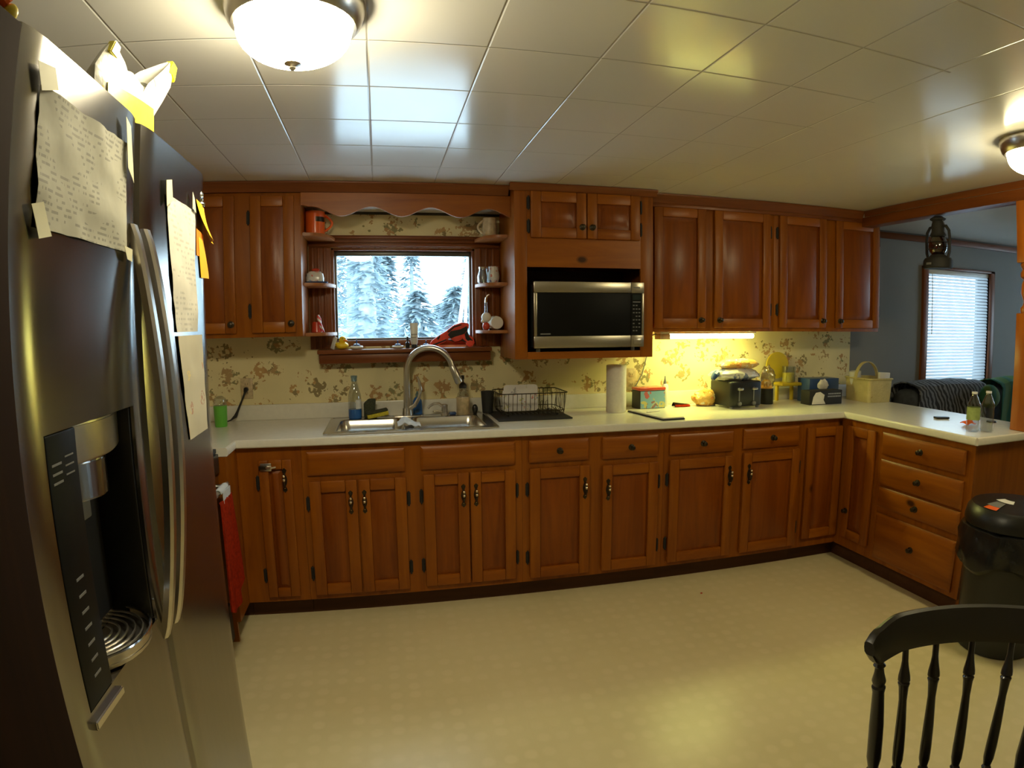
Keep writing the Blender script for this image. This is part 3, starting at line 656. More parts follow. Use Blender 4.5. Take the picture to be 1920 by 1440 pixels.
# microwave
mw = thing('microwave', 'stainless steel microwave oven with black glass door in the pine bay', 'microwave', (1.24, -0.22, 1.281))
MB().box((0.950, -0.405, 1.300), (1.540, -0.05, 1.640), 'blackmat', 0.008).build('housing', mw)
d = MB()
fx0, fx1, fz0, fz1, yy = 0.940, 1.560, 1.301, 1.650, -0.437
for a, b in (((fx0, yy, 1.592), (1.484, -0.405, fz1)), ((fx0, yy, fz0), (1.484, -0.405, 1.364)), ((fx0, yy, 1.364), (0.958, -0.405, 1.592))): d.box(a, b, 'steel_x', 0.004)
dd = d.build('door', mw)
MB().box((0.959, yy + 0.003, 1.365), (1.484, -0.406, 1.591), 'mwglass', 0.003).box((0.975, yy + 0.0015, 1.372), (1.030, yy + 0.004, 1.379), 'grey').build('door_glass', dd)
p = MB(); p.box((1.4845, yy, 1.592), (fx1, -0.405, fz1), 'steel_x', 0.003); p.box((1.4845, yy, fz0), (fx1, -0.405, 1.364), 'steel_x', 0.003)
p.box((1.546, yy, 1.364), (fx1, -0.405, 1.592), 'steel_x', 0.003); p.box((1.4845, yy + 0.002, 1.365), (1.546, -0.405, 1.591), 'mwglass')
p.box((1.497, yy - 0.0012, 1.618), (1.535, yy + 0.001, 1.625), 'grey')
cp = p.build('control_panel', mw)
MB().box((1.492, yy - 0.0008, 1.555), (1.540, yy + 0.003, 1.582), 'screen').build('display', cp)
k = MB()
for r in range(9):
    z = 1.542 - r * 0.0195
    if r == 0: k.box((1.494, yy + 0.0004, z), (1.538, yy + 0.0025, z + 0.004), 'ledgrey'); continue
    for q in range(3):
        if (r * 3 + q) % 7 == 5: continue
        x = 1.494 + q * 0.0165; k.box((x, yy + 0.0004, z), (x + 0.010, yy + 0.0025, z + 0.006), 'grey')
k.build('keypad', cp)
MB().box((1.498, yy - 0.006, 1.318), (1.545, yy, 1.346), 'nickel', 0.004).build('door_button', cp)
for x in (0.975, 1.515): MB().lathe([(0.012, 0), (0.013, 0.012), (0.011, 0.020)], (x, -0.385, 1.2805), 'grey', 12).build('foot', mw)

# valance and corner shelves
pr = []
for i in range(61):
    x = -0.2355 + i * (0.8445 + 0.2355) / 60
    z = 2.013 - 0.0245 * math.cos(2 * PI * (x + 0.033) / 0.305)
    if x < -0.17: z = max(z, 2.013 + 0.03 * min(1, (-0.17 - x) / 0.05)) if x < -0.185 else z
    pr.append((x, z))
poly = pr + [(0.8445, 2.107), (-0.2355, 2.107)]
v = MB().prism(poly, 'y', -0.318, -0.300, 'pine_x'); o = v.build('window_valance'); tag(o, 'scalloped pine valance board above the kitchen window', 'valance')
struct(MB().box((-0.236, -0.299, 2.066), (0.845, -0.001, 2.080), 'soffit').box((-0.236, -0.010, 2.052), (0.845, -0.001, 2.066), 'darksteel_and_shade'), 'trim_5')  # thin dark strip stands in for the shadow gap below the soffit
def shelf_unit(label, xa, xb, sgn):
    t = thing('corner_shelf', label, 'shelf', ((xa + xb) / 2, -0.1, 1.37))
    for z, dp in ((1.898, 0.225), (1.640, 0.205), (1.378, 0.205)):
        w = 0.150
        pts = [(xa, -0.022), (xa + sgn * w, -0.022)]
        for k in range(13):
            a = k / 12 * PI / 2
            pts.append((xa + sgn * (w - 0.07 * (1 - math.cos(a)) - 0.05 * (k / 12) ** 2), -0.022 - dp * math.sin(a) * 0.98))
        pts.append((xa, -0.022 - dp))
        MB().prism(pts, 'z', z, z + 0.018, 'shelf', 0.003).build('shelf', t)
    return t
shelf_unit('three rounded pine shelves left of the window holding the orange mug', -0.2365, -0.10, 1)
shelf_unit('three rounded pine shelves right of the window holding the pitcher and jars', 0.8455, 0.70, -1)

# ------------------------------------------------------------------ countertop, sink
ct = thing('countertop', 'cream L-shaped laminate countertop with raised backsplash', 'countertop', (1.2, -0.3, 0.876))
mb = MB(); Z0, Z1 = 0.876, 0.914
SX0, SX1, SY0, SY1 = -0.105, 0.695, -0.560, -0.105
mb.box((-1.148, -0.625, Z0), (SX0, -0.002, Z1), 'counter'); mb.box((SX1, -0.625, Z0), (3.42, -0.002, Z1), 'counter')
mb.box((SX0, -0.625, Z0), (SX1, SY0, Z1), 'counter'); mb.box((SX0, SY1, Z0), (SX1, -0.002, Z1), 'counter')
mb.box((2.788, -1.54, Z0), (3.42, -0.625, Z1), 'counter'); mb.box((-1.148, -0.800, Z0), (-0.534, -0.625, Z1), 'counter')
mb.build('slab', ct)
mb = MB()
def nose(p0, p1):
    a, b = Vector(p0), Vector(p1); d = (b - a).normalized(); out = Vector((d.y, -d.x, 0)); R1 = []
    prof = [(0, Z0), (0.006, Z0), (0.010, Z0 + 0.005), (0.010, Z1 - 0.012), (0.007, Z1 - 0.004), (0, Z1)]
    mb.rings([[tuple(q + out * u) [:2] + (z,) for u, z in prof] for q in (a, b)], 'counter', True, True)
nose((-0.534, -0.625, 0), (2.788, -0.625, 0)); nose((2.788, -0.625, 0), (2.788, -1.54, 0)); nose((2.788, -1.54, 0), (3.42, -1.54, 0)); nose((-0.534, -0.800, 0), (-0.534, -0.625, 0))
mb.build('front_edge', ct)
MB().box((-1.148, -0.021, Z1), (3.385, -0.002, 1.000), 'counter', 0.004).build('backsplash', ct)
sk = thing('kitchen_sink', 'stainless steel double bowl sink set in the counter under the window', 'sink', (0.295, -0.335, 0.75))
mb = MB(); zt = 0.9205
OX0, OX1, OY0, OY1 = -0.130, 0.722, -0.585, -0.085
bowls = ((-0.072, 0.252), (0.312, 0.662)); BY0, BY1 = -0.528, -0.165
for a, b in (((OX0, OY0, 0.9142), (OX1, BY0 - 0.012, zt)), ((OX0, BY1 + 0.012, 0.9142), (OX1, OY1, zt)), ((OX0, BY0 - 0.012, 0.9142), (bowls[0][0] - 0.012, BY1 + 0.012, zt)),
             ((bowls[1][1] + 0.012, BY0 - 0.012, 0.9142), (OX1, BY1 + 0.012, zt)), ((bowls[0][1] + 0.012, BY0 - 0.012, 0.9142), (bowls[1][0] - 0.012, BY1 + 0.012, zt))):
    mb.box(a, b, 'sinksteel')
mb.tube([p for p in rrect((OX0 + OX1) / 2, (OY0 + OY1) / 2, OX1 - OX0, OY1 - OY0, 0.03, zt - 0.002)], 0.004, 'sinksteel', 6, True)
mb.build('rim', sk)
for bx0, bx1 in bowls:
    cx, cy, w, h = (bx0 + bx1) / 2, (BY0 + BY1) / 2, bx1 - bx0, BY1 - BY0
    mb = MB()
    mb.rings([rrect(cx, cy, w + 0.0245, h + 0.0245, 0.001, zt), rrect(cx, cy, w + 0.012, h + 0.012, 0.045, zt + 0.001), rrect(cx, cy, w, h, 0.045, zt - 0.006), rrect(cx, cy, w - 0.008, h - 0.008, 0.05, 0.86), rrect(cx, cy, w - 0.025, h - 0.025, 0.06, 0.775), rrect(cx, cy, w - 0.07, h - 0.07, 0.06, 0.757), rrect(cx, cy, 0.09, 0.09, 0.044, 0.752)], 'sinksteel', False, True)
    b = mb.build('bowl', sk, ang=1.2)
    MB().lathe([(0.042, 0.7525), (0.040, 0.756), (0.028, 0.7545), (0.0, 0.7545)], (cx, cy, 0), 'chrome', 20).build('drain', b)
# faucet
fa = thing('faucet', 'tall brushed nickel gooseneck faucet standing behind the sink', 'faucet', (0.290, -0.125, zt))
mb = MB(); mb.box((0.215, -0.155, zt), (0.370, -0.095, zt + 0.008), 'nickel', 0.004); mb.lathe([(0.030, 0.008), (0.029, 0.02), (0.026, 0.05)], (0.290, -0.125, zt), 'nickel', 20); mb.build('base_plate', fa)
pts, rs = [], []
dirx, diry = 0.975, -0.22; R = 0.128
for k in range(9): pts.append((0.290, -0.125, zt + 0.02 + 0.235 * k / 8)); rs.append(0.0225 - 0.006 * k / 8)
for k in range(1, 25):
    a = PI - (PI * 0.93) * k / 24; u = R + R * math.cos(a); z = zt + 0.255 + R * math.sin(a)
    pts.append((0.290 + dirx * u, -0.125 + diry * u, z)); rs.append(0.0162)
mb = MB().tube(pts, rs, 'nickel', 16); mb.build('spout', fa)
e = Vector(pts[-1]); dn = (Vector(pts[-1]) - Vector(pts[-2])).normalized(); dn = (dn + Vector((0.12, 0, 0))).normalized()
mb = MB().tube([e, e + dn * 0.010, e + dn * 0.014, e + dn * 0.05, e + dn * 0.095, e + dn * 0.105], [0.017, 0.018, 0.0195, 0.021, 0.0225, 0.019], 'nickel', 16); mb.build('spray_head', fa)
hp = [(0.300, -0.135, 0.965), (0.330, -0.150, 0.985), (0.355, -0.160, 1.030), (0.364, -0.160, 1.075), (0.358, -0.157, 1.115), (0.347, -0.155, 1.145)]
MB().tube(hp, [0.012, 0.011, 0.010, 0.009, 0.008, 0.006], 'nickel', 10).build('lever_handle', fa)
fl = thing('filter_tap', 'small nickel drinking water tap at the back of the right sink bowl', 'tap', (0.497, -0.125, zt))
MB().lathe([(0.022, 0), (0.022, 0.01), (0.017, 0.015), (0.017, 0.05), (0.019, 0.056), (0.014, 0.062), (0, 0.063)], (0.497, -0.125, zt), 'nickel', 18).build('body', fl)
MB().tube([(0.490, -0.127, zt + 0.045), (0.465, -0.135, zt + 0.068), (0.435, -0.145, zt + 0.070), (0.410, -0.152, zt + 0.056), (0.402, -0.155, zt + 0.046)], [0.008, 0.008, 0.0075, 0.007, 0.007], 'nickel', 10).build('spout', fl)
MB().tube([(0.482, -0.135, zt + 0.02), (0.455, -0.148, zt + 0.030), (0.43, -0.16, zt + 0.028)], [0.005, 0.004, 0.005], 'nickel', 8).build('lever', fl)

# ------------------------------------------------------------------ refrigerator
FX, FY0, FYM, FY1, FZ0, FZ1 = -0.266, -2.778, -2.360, -1.915, 0.07, 1.803
def door_x(y):
    a, b = (FY0, FYM - 0.003) if y < FYM else (FYM + 0.003, FY1)
    t = (2 * y - a - b) / (b - a)
    return FX - 0.0015 * t * t - (0.009 * max(0.0, (abs(t) - 0.70) / 0.30) ** 2) - (0.008 * max(0.0, (abs(t) - 0.95) / 0.05) ** 2)
rf = thing('refrigerator', 'stainless steel side-by-side refrigerator with bowed handles and ice dispenser', 'refrigerator', (-0.66, -2.35, 0))
MB().box((-1.08, FY0 + 0.006, 0.02), (-0.353, FY1 - 0.006, 1.785), 'darksteel_and_shade', 0.004).box((-0.50, FY0 + 0.02, 1.785), (-0.355, FY1 - 0.02, 1.80), 'darksteel_and_shade', 0.003).build('cabinet_body', rf)
def dslab(mb, a, b, z0, z1, m='steel'):
    n = 40; ys = [a + (b - a) * i / n for i in range(n + 1)]
    lo = FY0 if a < FYM else FYM + 0.003
    mb.prism([(door_x(y), y) for y in ys] + [(-0.351, b), (-0.351, a)], 'z', z0, z1, m)
mb = MB(); DZ0, DZ1, DA, DB = 0.918, 1.304, -2.722, -2.424
dslab(mb, FY0, FYM - 0.003, DZ1, FZ1); dslab(mb, FY0, FYM - 0.003, FZ0, DZ0); dslab(mb, FY0, DA, DZ0, DZ1); dslab(mb, DB, FYM - 0.003, DZ0, DZ1)
fdoor = mb.build('freezer_door', rf, ang=0.5)
mb = MB(); dslab(mb, FYM + 0.003, FY1, FZ0, FZ1); mb.build('fresh_food_door', rf, ang=0.5)
MB().box((-0.352, FY0 + 0.01, 0.012), (-0.33, FY1 - 0.01, 0.062), 'black', 0.003).build('kick_grille', rf)
def fhandle(yc, name='handle'):
    mb = MB(); rg = []
    for k in range(33):
        t = k / 32; z = 1.612 - (1.612 - 0.866) * t; bow = math.sin(PI * t) ** 0.75
        x = FX - 0.012 + 0.046 * bow; w = 0.013; th = 0.016
        rg.append([(x, yc - w, z), (x + th * 0.7, yc - w, z), (x + th, yc - w * 0.55, z), (x + th, yc + w * 0.55, z), (x + th * 0.7, yc + w, z), (x, yc + w, z)])
    mb.rings(rg, 'nickel', True, True); return mb.build(name, rf, ang=0.5)
fhandle(-2.392); fhandle(-2.330)
MB().box((-0.345, DA + 0.0008, DZ0 + 0.001), (-0.2655, -2.638, DZ1 - 0.001), 'mwglass', 0.003).build('control_column', fdoor)
di = MB()
di.box((-0.3505, -2.6378, DZ0 + 0.001), (-0.344, DB - 0.001, DZ1 - 0.001), 'blackmat')
di.box((-0.344, -2.430, DZ0 + 0.001), (-0.2735, DB - 0.001, DZ1 - 0.001), 'black', 0.002)
di.build('dispenser_recess', fdoor)
def icon(y0, y1, z0, z1, m): MB().box((-0.2658, y0, z0), (-0.2650, y1, z1), m).build('printed_icon', fdoor)
for r in range(3):
    icon(-2.712, -2.686, 1.262 - r * 0.012, 1.265 - r * 0.012, 'grey'); icon(-2.676, -2.652, 1.268 - r * 0.012, 1.270 - r * 0.012, 'grey')
for r in range(7): icon(-2.69, -2.668, 1.10 - r * 0.024, 1.104 - r * 0.024, 'grey')
def half(cy, hw, dep, x0, n=14): return [(x0 + dep * math.sin(PI * k / n), cy + hw * math.cos(PI * k / n)) for k in range(n + 1)]
ch = MB(); ch.prism([(-0.343, -2.636)] + [(-0.292 + 0.022 * math.sin(PI * k / 10) , -2.636 + 0.202 * k / 10) for k in range(11)] + [(-0.343, -2.434)], 'z', 1.243, 1.301, 'steel_x', 0.003); ch.build('ice_chute', fdoor)
pd = MB(); pd.prism([(-0.343, -2.578)] + [(-0.302 + 0.020 * math.sin(PI * k / 8), -2.578 + 0.105 * k / 8) for k in range(9)] + [(-0.343, -2.473)], 'z', 1.178, 1.238, 'steel', 0.003); pd.build('dispenser_paddle', fdoor)
MB().box((-0.342, -2.555, 1.140), (-0.314, -2.515, 1.1775), 'grey', 0.004).build('water_nozzle', fdoor)
tr = MB(); out = half(-2.530, 0.106, 0.098, -0.3435)
tr.prism(out, 'z', 0.921, 0.930, 'nickel', 0.002)
for i in range(6): tr.tube([(-0.3435 + (p[0] + 0.3435) * (1 - 0.13 * i), -2.53 + (p[1] + 2.53) * (1 - 0.13 * i), 0.944 - 0.0035 * (i > 0)) for p in out], 0.0028 if i == 0 else 0.0022, 'chrome' if i == 0 else 'nickel', 6)
tr.rings([[(x, y, 0.930) for x, y in out], [(x, y, 0.945) for x, y in out]], 'nickel', False, False)
tr.build('drip_tray', fdoor)
MB().prism([(-2.728, 0.893), (-2.622, 0.889), (-2.622, 0.903), (-2.728, 0.907)], 'x', -0.2745, -0.258, 'chrome', 0.002).build('badge', fdoor)

# papers on the refrigerator
def sheet(mb, cs, m, wob=0.004, nu=8, nv=8, th=0.0007, lift=0.0012, seed=0.0, curl=None):
    """cs: four (y,z) corners: top-left, top-right, bottom-right, bottom-left"""
    def f(u, v):
        y = (cs[0][0] * (1 - u) + cs[1][0] * u) * (1 - v) + (cs[3][0] * (1 - u) + cs[2][0] * u) * v
        z = (cs[0][1] * (1 - u) + cs[1][1] * u) * (1 - v) + (cs[3][1] * (1 - u) + cs[2][1] * u) * v
        w = abs(noise.noise(Vector((y * 14 + seed, z * 14, seed)))) * wob * 2
        x = door_x(min(max(y, FY0), FY1)) + lift + w
        if curl: x += curl(u, v)
        return (x, y, z)
    mb.surf(f, nu, nv, m, th); return mb
t = thing('taped_letter', 'large crumpled printed letter taped to the left refrigerator door', 'paper', (FX, -2.57, 1.65))
sheet(MB(), [(-2.722, 1.738), (-2.428, 1.742), (-2.424, 1.560), (-2.722, 1.560)], 'letter', 0.005, 14, 10).build('sheet', t)
for cs in ([(-2.742, 1.762), (-2.700, 1.768), (-2.688, 1.742), (-2.728, 1.728)], [(-2.452, 1.782), (-2.430, 1.772), (-2.408, 1.68), (-2.436, 1.70)], [(-2.738, 1.585), (-2.712, 1.592), (-2.690, 1.552), (-2.722, 1.545)], [(-2.452, 1.568), (-2.416, 1.566), (-2.418, 1.545), (-2.440, 1.547)]):
    sheet(MB(), cs, 'tape', 0.001, 3, 3, 0.0005, 0.0075).build('tape', t)
t = thing('taped_note', 'white handwritten sheet taped high on the right refrigerator door', 'paper', (FX, -2.12, 1.56))
sheet(MB(), [(-2.225, 1.700), (-2.034, 1.698), (-2.030, 1.424), (-2.180, 1.424)], 'note', 0.003, 8, 12, seed=3).build('sheet', t)
for cs in ([(-2.238, 1.724), (-2.205, 1.732), (-2.200, 1.690), (-2.236, 1.672)], [(-2.060, 1.738), (-2.046, 1.724), (-2.034, 1.694), (-2.062, 1.700)]):
    sheet(MB(), cs, 'tape', 0.001, 3, 3, 0.0005, 0.006).build('tape', t)
o = sheet(MB(), [(-2.176, 1.416), (-1.994, 1.416), (-1.991, 1.192), (-2.130, 1.190)], 'drawing', 0.003, 8, 10, seed=6).build('drawing_sheet'); tag(o, 'cream sheet with faint yellow crayon marks, lowest on the right refrigerator door', 'paper')
o = sheet(MB(), [(-2.018, 1.730), (-1.925, 1.722), (-1.898, 1.640), (-1.962, 1.652)], 'sticky', 0.0, 8, 10, 0.0006, 0.0018, 0, lambda u, v: 0.018 * v * v + 0.008 * v * u).build('sticky_note'); tag(o, 'bright yellow-orange sticky note curling outward beside the handwritten sheet', 'sticky note', 'sticky notes')
o = sheet(MB(), [(-2.014, 1.662), (-1.945, 1.655), (-1.930, 1.600), (-2.014, 1.600)], 'sticky2', 0.0, 6, 6, 0.0006, 0.0008).build('sticky_note'); tag(o, 'deep orange sticky note lying flat beneath the curled yellow one', 'sticky note', 'sticky notes')
o = sheet(MB(), [(-2.004, 1.645), (-1.955, 1.640), (-1.922, 1.552), (-1.985, 1.550)], 'sticky', 0.0, 6, 8, 0.0006, 0.0020, 0, lambda u, v: 0.010 * u * v).build('sticky_note'); tag(o, 'amber sticky note, lowest of the orange notes on the refrigerator edge', 'sticky note', 'sticky notes')
o = MB().ball((-0.272, -1.962, 1.746), (0.010, 0.010, 0.016), 'chrome', 10).ball((-0.268, -1.958, 1.728), (0.008, 0.009, 0.008), 'chrome', 8).build('magnet'); tag(o, 'small shiny magnet at the top corner of the right refrigerator door', 'magnet')
# bag on top
bp = [(-2.485, 1.8065), (-2.488, 1.862), (-2.452, 1.905), (-2.432, 1.925), (-2.410, 1.922), (-2.398, 1.900), (-2.372, 1.898), (-2.335, 1.908), (-2.286, 1.902), (-2.235, 1.905), (-2.192, 1.938), (-2.150, 1.985), (-2.118, 2.018), (-2.088, 2.014), (-2.104, 1.964), (-2.150, 1.915), (-2.205, 1.862), (-2.228, 1.8065)]
cy, cz = -2.34, 1.86
def bring(s, dx): return [(-0.302 + dx, cy + (y - cy) * s, max(1.8065, cz + (z - cz) * s)) for y, z in bp]
t = thing('snack_bag', 'crumpled yellow and white bag lying on top of the refrigerator', 'bag', (-0.30, -2.33, 1.8065))
MB().rings([bring(0.3, 0.012), bring(0.7, 0.010), bring(0.93, 0.005), bring(1.0, 0.0), bring(0.93, -0.014), bring(0.7, -0.04), bring(0.3, -0.05)], 'bagprint', True, True).build('bag_body', t)
MB().surf(lambda u, v: (-0.2870 - 0.004 * abs(2 * u - 1) ** 2 - 0.002 * v, -2.455 + 0.225 * u, 1.8085 + (0.034 + 0.028 * u) * v), 10, 4, 'bagyellow', 0.001).build('yellow_band', t)
MB().prism([(-2.452, 1.898), (-2.433, 1.9265), (-2.409, 1.9235), (-2.420, 1.895)], 'x', -0.306, -0.292, 'bagyellow', 0.002).build('yellow_tip', t)
MB().prism([(-2.150, 1.978), (-2.118, 2.0195), (-2.086, 2.0155), (-2.100, 1.975), (-2.118, 1.985)], 'x', -0.310, -0.294, 'bagyellow', 0.002).build('yellow_tip', t)
# pantry at the near side
pc = thing('pantry_cabinet', 'dark brown wooden pantry cabinet edge left of the refrigerator', 'cabinet', (-0.68, -3.05, 0))
MB().box((-1.12, -3.32, 0.0), (-0.268, -2.802, 1.785), 'darkwood', 0.003).build('cabinet_body', pc)
MB().box((-0.268, -3.31, 0.11), (-0.250, -2.804, 1.782), 'darkwood', 0.004).build('door', pc)
t = thing('plastic_toy', 'orange curved handled item with pale yellow tip on top of the pantry', 'toy', (-0.32, -2.84, 1.785))
MB().tube([(-0.33, -2.93, 1.797), (-0.315, -2.90, 1.822), (-0.305, -2.86, 1.835), (-0.285, -2.825, 1.824), (-0.272, -2.808, 1.806)], 0.0085, 'orange', 10).build('arched_handle', t)
MB().ball((-0.268, -2.806, 1.7965), (0.010, 0.009, 0.011), 'wax', 12).build('round_tip', t)

# ------------------------------------------------------------------ stove with towel
st = thing('stove', 'dark range oven partly hidden behind the refrigerator', 'stove', (-0.83, -1.19, 0))
MB().box((-1.148, -1.57, 0.0), (-0.5900, -0.812, 0.895), 'darksteel_and_shade', 0.003).build('oven_body', st)
MB().box((-1.148, -1.572, 0.8952), (-0.5700, -0.810, 0.914), 'blackmat', 0.003).build('cooktop', st)
od = MB().box((-0.5898, -1.565, 0.22), (-0.5670, -0.816, 0.80), 'blackgloss', 0.004).build('oven_door', st)
MB().tube([(-0.5250, -1.53, 0.765), (-0.5250, -0.845, 0.765)], 0.011, 'nickel', 10).tube([(-0.5670, -0.88, 0.765), (-0.5250, -0.88, 0.765)], 0.008, 'nickel', 8).tube([(-0.5670, -1.50, 0.765), (-0.5250, -1.50, 0.765)], 0.008, 'nickel', 8).build('handle', od)
MB().box((-0.5898, -1.565, 0.03), (-0.5670, -0.816, 0.205), 'darksteel_and_shade', 0.004).build('storage_drawer', st)
MB().box((-0.5898, -1.565, 0.81), (-0.5600, -0.816, 0.893), 'black', 0.004).build('control_panel', st)
tw = thing('dish_towel', 'red hanging towel with a white top on the oven handle', 'towel', (-0.47, -0.96, 0.35))
def tow(u, v):
    y = -0.875 - 0.185 * u - 0.01 * math.sin(9 * u) - 0.012 * v
    z = 0.735 - (0.385 - 0.10 * u * 0 + 0.05 * math.sin(PI * u)) * v - 0.05 * u * v
    return (-0.5080 + 0.006 * math.sin(14 * u + 2 * v) + 0.02 * v, y - 0.04 * u * v, z)
MB().surf(tow, 16, 12, 'redcloth', 0.008).build('towel_body', tw)
MB().surf(lambda u, v: (-0.5250 + 0.0165 * math.cos(PI * (1.1 * v - 0.05)), -0.885 - 0.12 * u, 0.765 + 0.0165 * math.sin(PI * (1.1 * v - 0.05)) if v < 0.9 else 0.765 - (v - 0.9) * 0.2), 8, 10, 'whitecloth', 0.004).surf(lambda u, v: (-0.5065 + 0.002 * math.sin(8 * u), -0.885 - 0.12 * u, 0.768 - 0.045 * v), 8, 4, 'whitecloth', 0.004).build('white_loop', tw)

# ------------------------------------------------------------------ ceiling lights
def ceiling_light(x, y, mat, label):
    t = thing('ceiling_light', label, 'ceiling light', (x, y, H - 0.155), 0, 'flush dome ceiling lights')
    MB().lathe([(0.158, H - 0.0005), (0.160, H - 0.008), (0.157, H - 0.022), (0.150, H - 0.044), (0.140, H - 0.056), (0.1325, H - 0.056), (0.125, H - 0.045), (0.05, H - 0.02), (0.0, H - 0.02)], (x, y, 0), 'nickel', 40, cap=False).build('pan', t)
    pr = [(0.1285, H - 0.056), (0.1295, H - 0.064)]
    for k in range(1, 13):
        a = PI / 2 * k / 12; pr.append((0.1295 * math.cos(a) ** 0.85, H - 0.066 - 0.074 * math.sin(a)))
    MB().lathe(pr, (x, y, 0), mat, 40, cap=False).build('glass_dome', t)
    MB().lathe([(0.018, H - 0.1402), (0.019, H - 0.144), (0.010, H - 0.148), (0.006, H - 0.150), (0.008, H - 0.154), (0.004, H - 0.159), (0, H - 0.160)], (x, y, 0), 'nickel', 16).build('finial', t)
ceiling_light(-0.033, -2.10, 'lamp', 'lit white glass dome ceiling light nearest the refrigerator')
ceiling_light(2.57, -1.98, 'lamp2', 'lit white glass dome ceiling light near the wooden beam, cut by the right edge')
ul = thing('under_cabinet_light', 'glowing yellow-green fluorescent tube light under the wall cabinet', 'light', (2.06, -0.27, 1.335))
MB().box((1.752, -0.245, 1.366), (2.41, -0.165, 1.3797), 'white', 0.003).box((1.752, -0.243, 1.333), (1.820, -0.168, 1.3658), 'cream', 0.004).build('housing', ul)
MB().box((1.822, -0.240, 1.337), (2.402, -0.170, 1.3655), 'tube', 0.010).build('lens', ul)
o = MB().tube([(1.752, -0.19, 1.365), (1.750, -0.10, 1.352), (1.748, -0.03, 1.34), (1.775, -0.012, 1.22), (1.745, -0.012, 1.11), (1.700, -0.025, 1.045), (1.680, -0.03, 1.03)], 0.0035, 'grey', 6).build('power_cord'); tag(o, 'thin dark cord running from the tube light down to the outlet', 'cord')
def outlet(name, label, x0, x1, z0, z1):
    t = thing(name, label, 'outlet', ((x0 + x1) / 2, -0.004, z0))
    MB().box((x0, -0.007, z0), (x1, -0.0005, z1), 'cream', 0.002).build('cover_plate', t)
    for dz in (0.28, 0.72):
        zc = z0 + (z1 - z0) * dz; xc = (x0 + x1) / 2
        MB().box((xc - 0.014, -0.010, zc - 0.014), (xc + 0.014, -0.0065, zc + 0.014), 'cream', 0.002).box((xc - 0.007, -0.0106, zc - 0.005), (xc - 0.005, -0.0095, zc + 0.006), 'black').box((xc + 0.005, -0.0106, zc - 0.005), (xc + 0.007, -0.0095, zc + 0.006), 'black').build('socket', t)
outlet('wall_outlet', 'cream wall outlet beside the paper towel roll', 1.640, 1.708, 1.012, 1.150)
outlet('wall_outlet', 'cream wall outlet above the green cup at the left', -0.632, -0.565, 1.035, 1.150)
t = thing('plugged_cord', 'short black cord with a plug leaning from the left outlet to the counter', 'cord', (-0.64, -0.05, 0.9145))
MB().tube([(-0.598, -0.032, 1.085), (-0.622, -0.034, 1.03), (-0.648, -0.040, 0.97), (-0.659, -0.045, 0.945), (-0.684, -0.055, 0.925), (-0.705, -0.06, 0.9185)], [0.006, 0.005, 0.007, 0.010, 0.004, 0.0035], 'black', 8).build('cord', t)
MB().tube([(-0.598, -0.0115, 1.09), (-0.598, -0.03, 1.09), (-0.600, -0.042, 1.078)], [0.012, 0.013, 0.008], 'black', 10).build('plug', t)
M['labelgreen'] = plain('pale_green_label', (0.30, 0.38, 0.12), 0.5, 0, 0.2, 40)

# ------------------------------------------------------------------ window-sill and shelf things
ZS = 1.3005
def duck(x, y, z):
    t = thing('rubber_duck', 'yellow rubber duck at the left end of the window sill', 'toy duck', (x, y, z))
    def bf(d, q):
        if d.x > 0.2 and d.z > 0: q.z += 0.012 * (d.x - 0.2) ** 1.0
        return q
    MB().ball((x, y, z + 0.021), (0.038, 0.030, 0.0215), 'yellow', 20, RZ(0.3), lambda d, q: Vector((q.x, q.y, q.z + (0.014 * max(0, -d.x - 0.5) ) ))).build('body', t)
    MB().ball((x + 0.006, y - 0.004, z + 0.053), (0.021, 0.020, 0.020), 'yellow', 16).build('head', t)
    MB().ball((x + 0.022, y - 0.018, z + 0.049), (0.012, 0.010, 0.006), 'beak', 12).build('beak', t)
    MB().ball((x + 0.006, y - 0.024, z + 0.059), 0.0028, 'black', 8).ball((x + 0.021, y - 0.017, z + 0.060), 0.0028, 'black', 8).build('eyes', t)
duck(-0.060, -0.062, ZS)
o = MB().box((-0.012, -0.003, 0), (0.012, 0.003, 0.07), 'cardwhite', 0.001).xf(T(-0.112, -0.062, ZS + 0.003) @ RZ(-0.5) @ RY(0.35)).build('small_card'); tag(o, 'small white card leaning beside the yellow duck', 'card')
def dish(x, label, w=0.04, h=0.012):
    t = thing('trinket_dish', label, 'dish', (x, -0.06, ZS), 0, 'small white dishes on the window sill')
    MB().lathe([(w * 0.75, 0), (w, h * 0.5), (w, h), (w * 0.9, h * 1.25), (0, h * 1.3)], (x, -0.06, ZS), 'china', 20).build('dish', t)
    MB().lathe([(w * 0.55, h * 1.31), (w * 0.5, h * 1.9), (w * 0.12, h * 2.2), (w * 0.1, h * 3.6), (0.0, h * 3.8)], (x, -0.06, ZS), 'blue', 14).build('dark_lid', t)
dish(0.021, 'white trinket dish with dark knob right of the duck', 0.036, 0.014); dish(0.248, 'white trinket dish with dark knob left of the small dark bottle', 0.033, 0.012); dish(0.406, 'white trinket dish with dark knob between tube and red toy', 0.034, 0.011)
o = MB().lathe([(0.011, 0), (0.012, 0.004), (0.012, 0.028), (0.005, 0.036), (0.005, 0.040), (0.0065, 0.041), (0.0065, 0.064), (0, 0.065)], (0.302, -0.06, ZS), 'black', 14).build('small_bottle'); tag(o, 'tiny dark bottle with tall cap left of the white tube', 'bottle')
t = thing('lotion_tube', 'white squeeze tube standing on its black cap on the window sill', 'tube', (0.340, -0.06, ZS))
MB().lathe([(0.016, 0), (0.016, 0.018), (0.014, 0.020), (0, 0.020)], (0.340, -0.06, ZS), 'black', 18).build('cap', t)
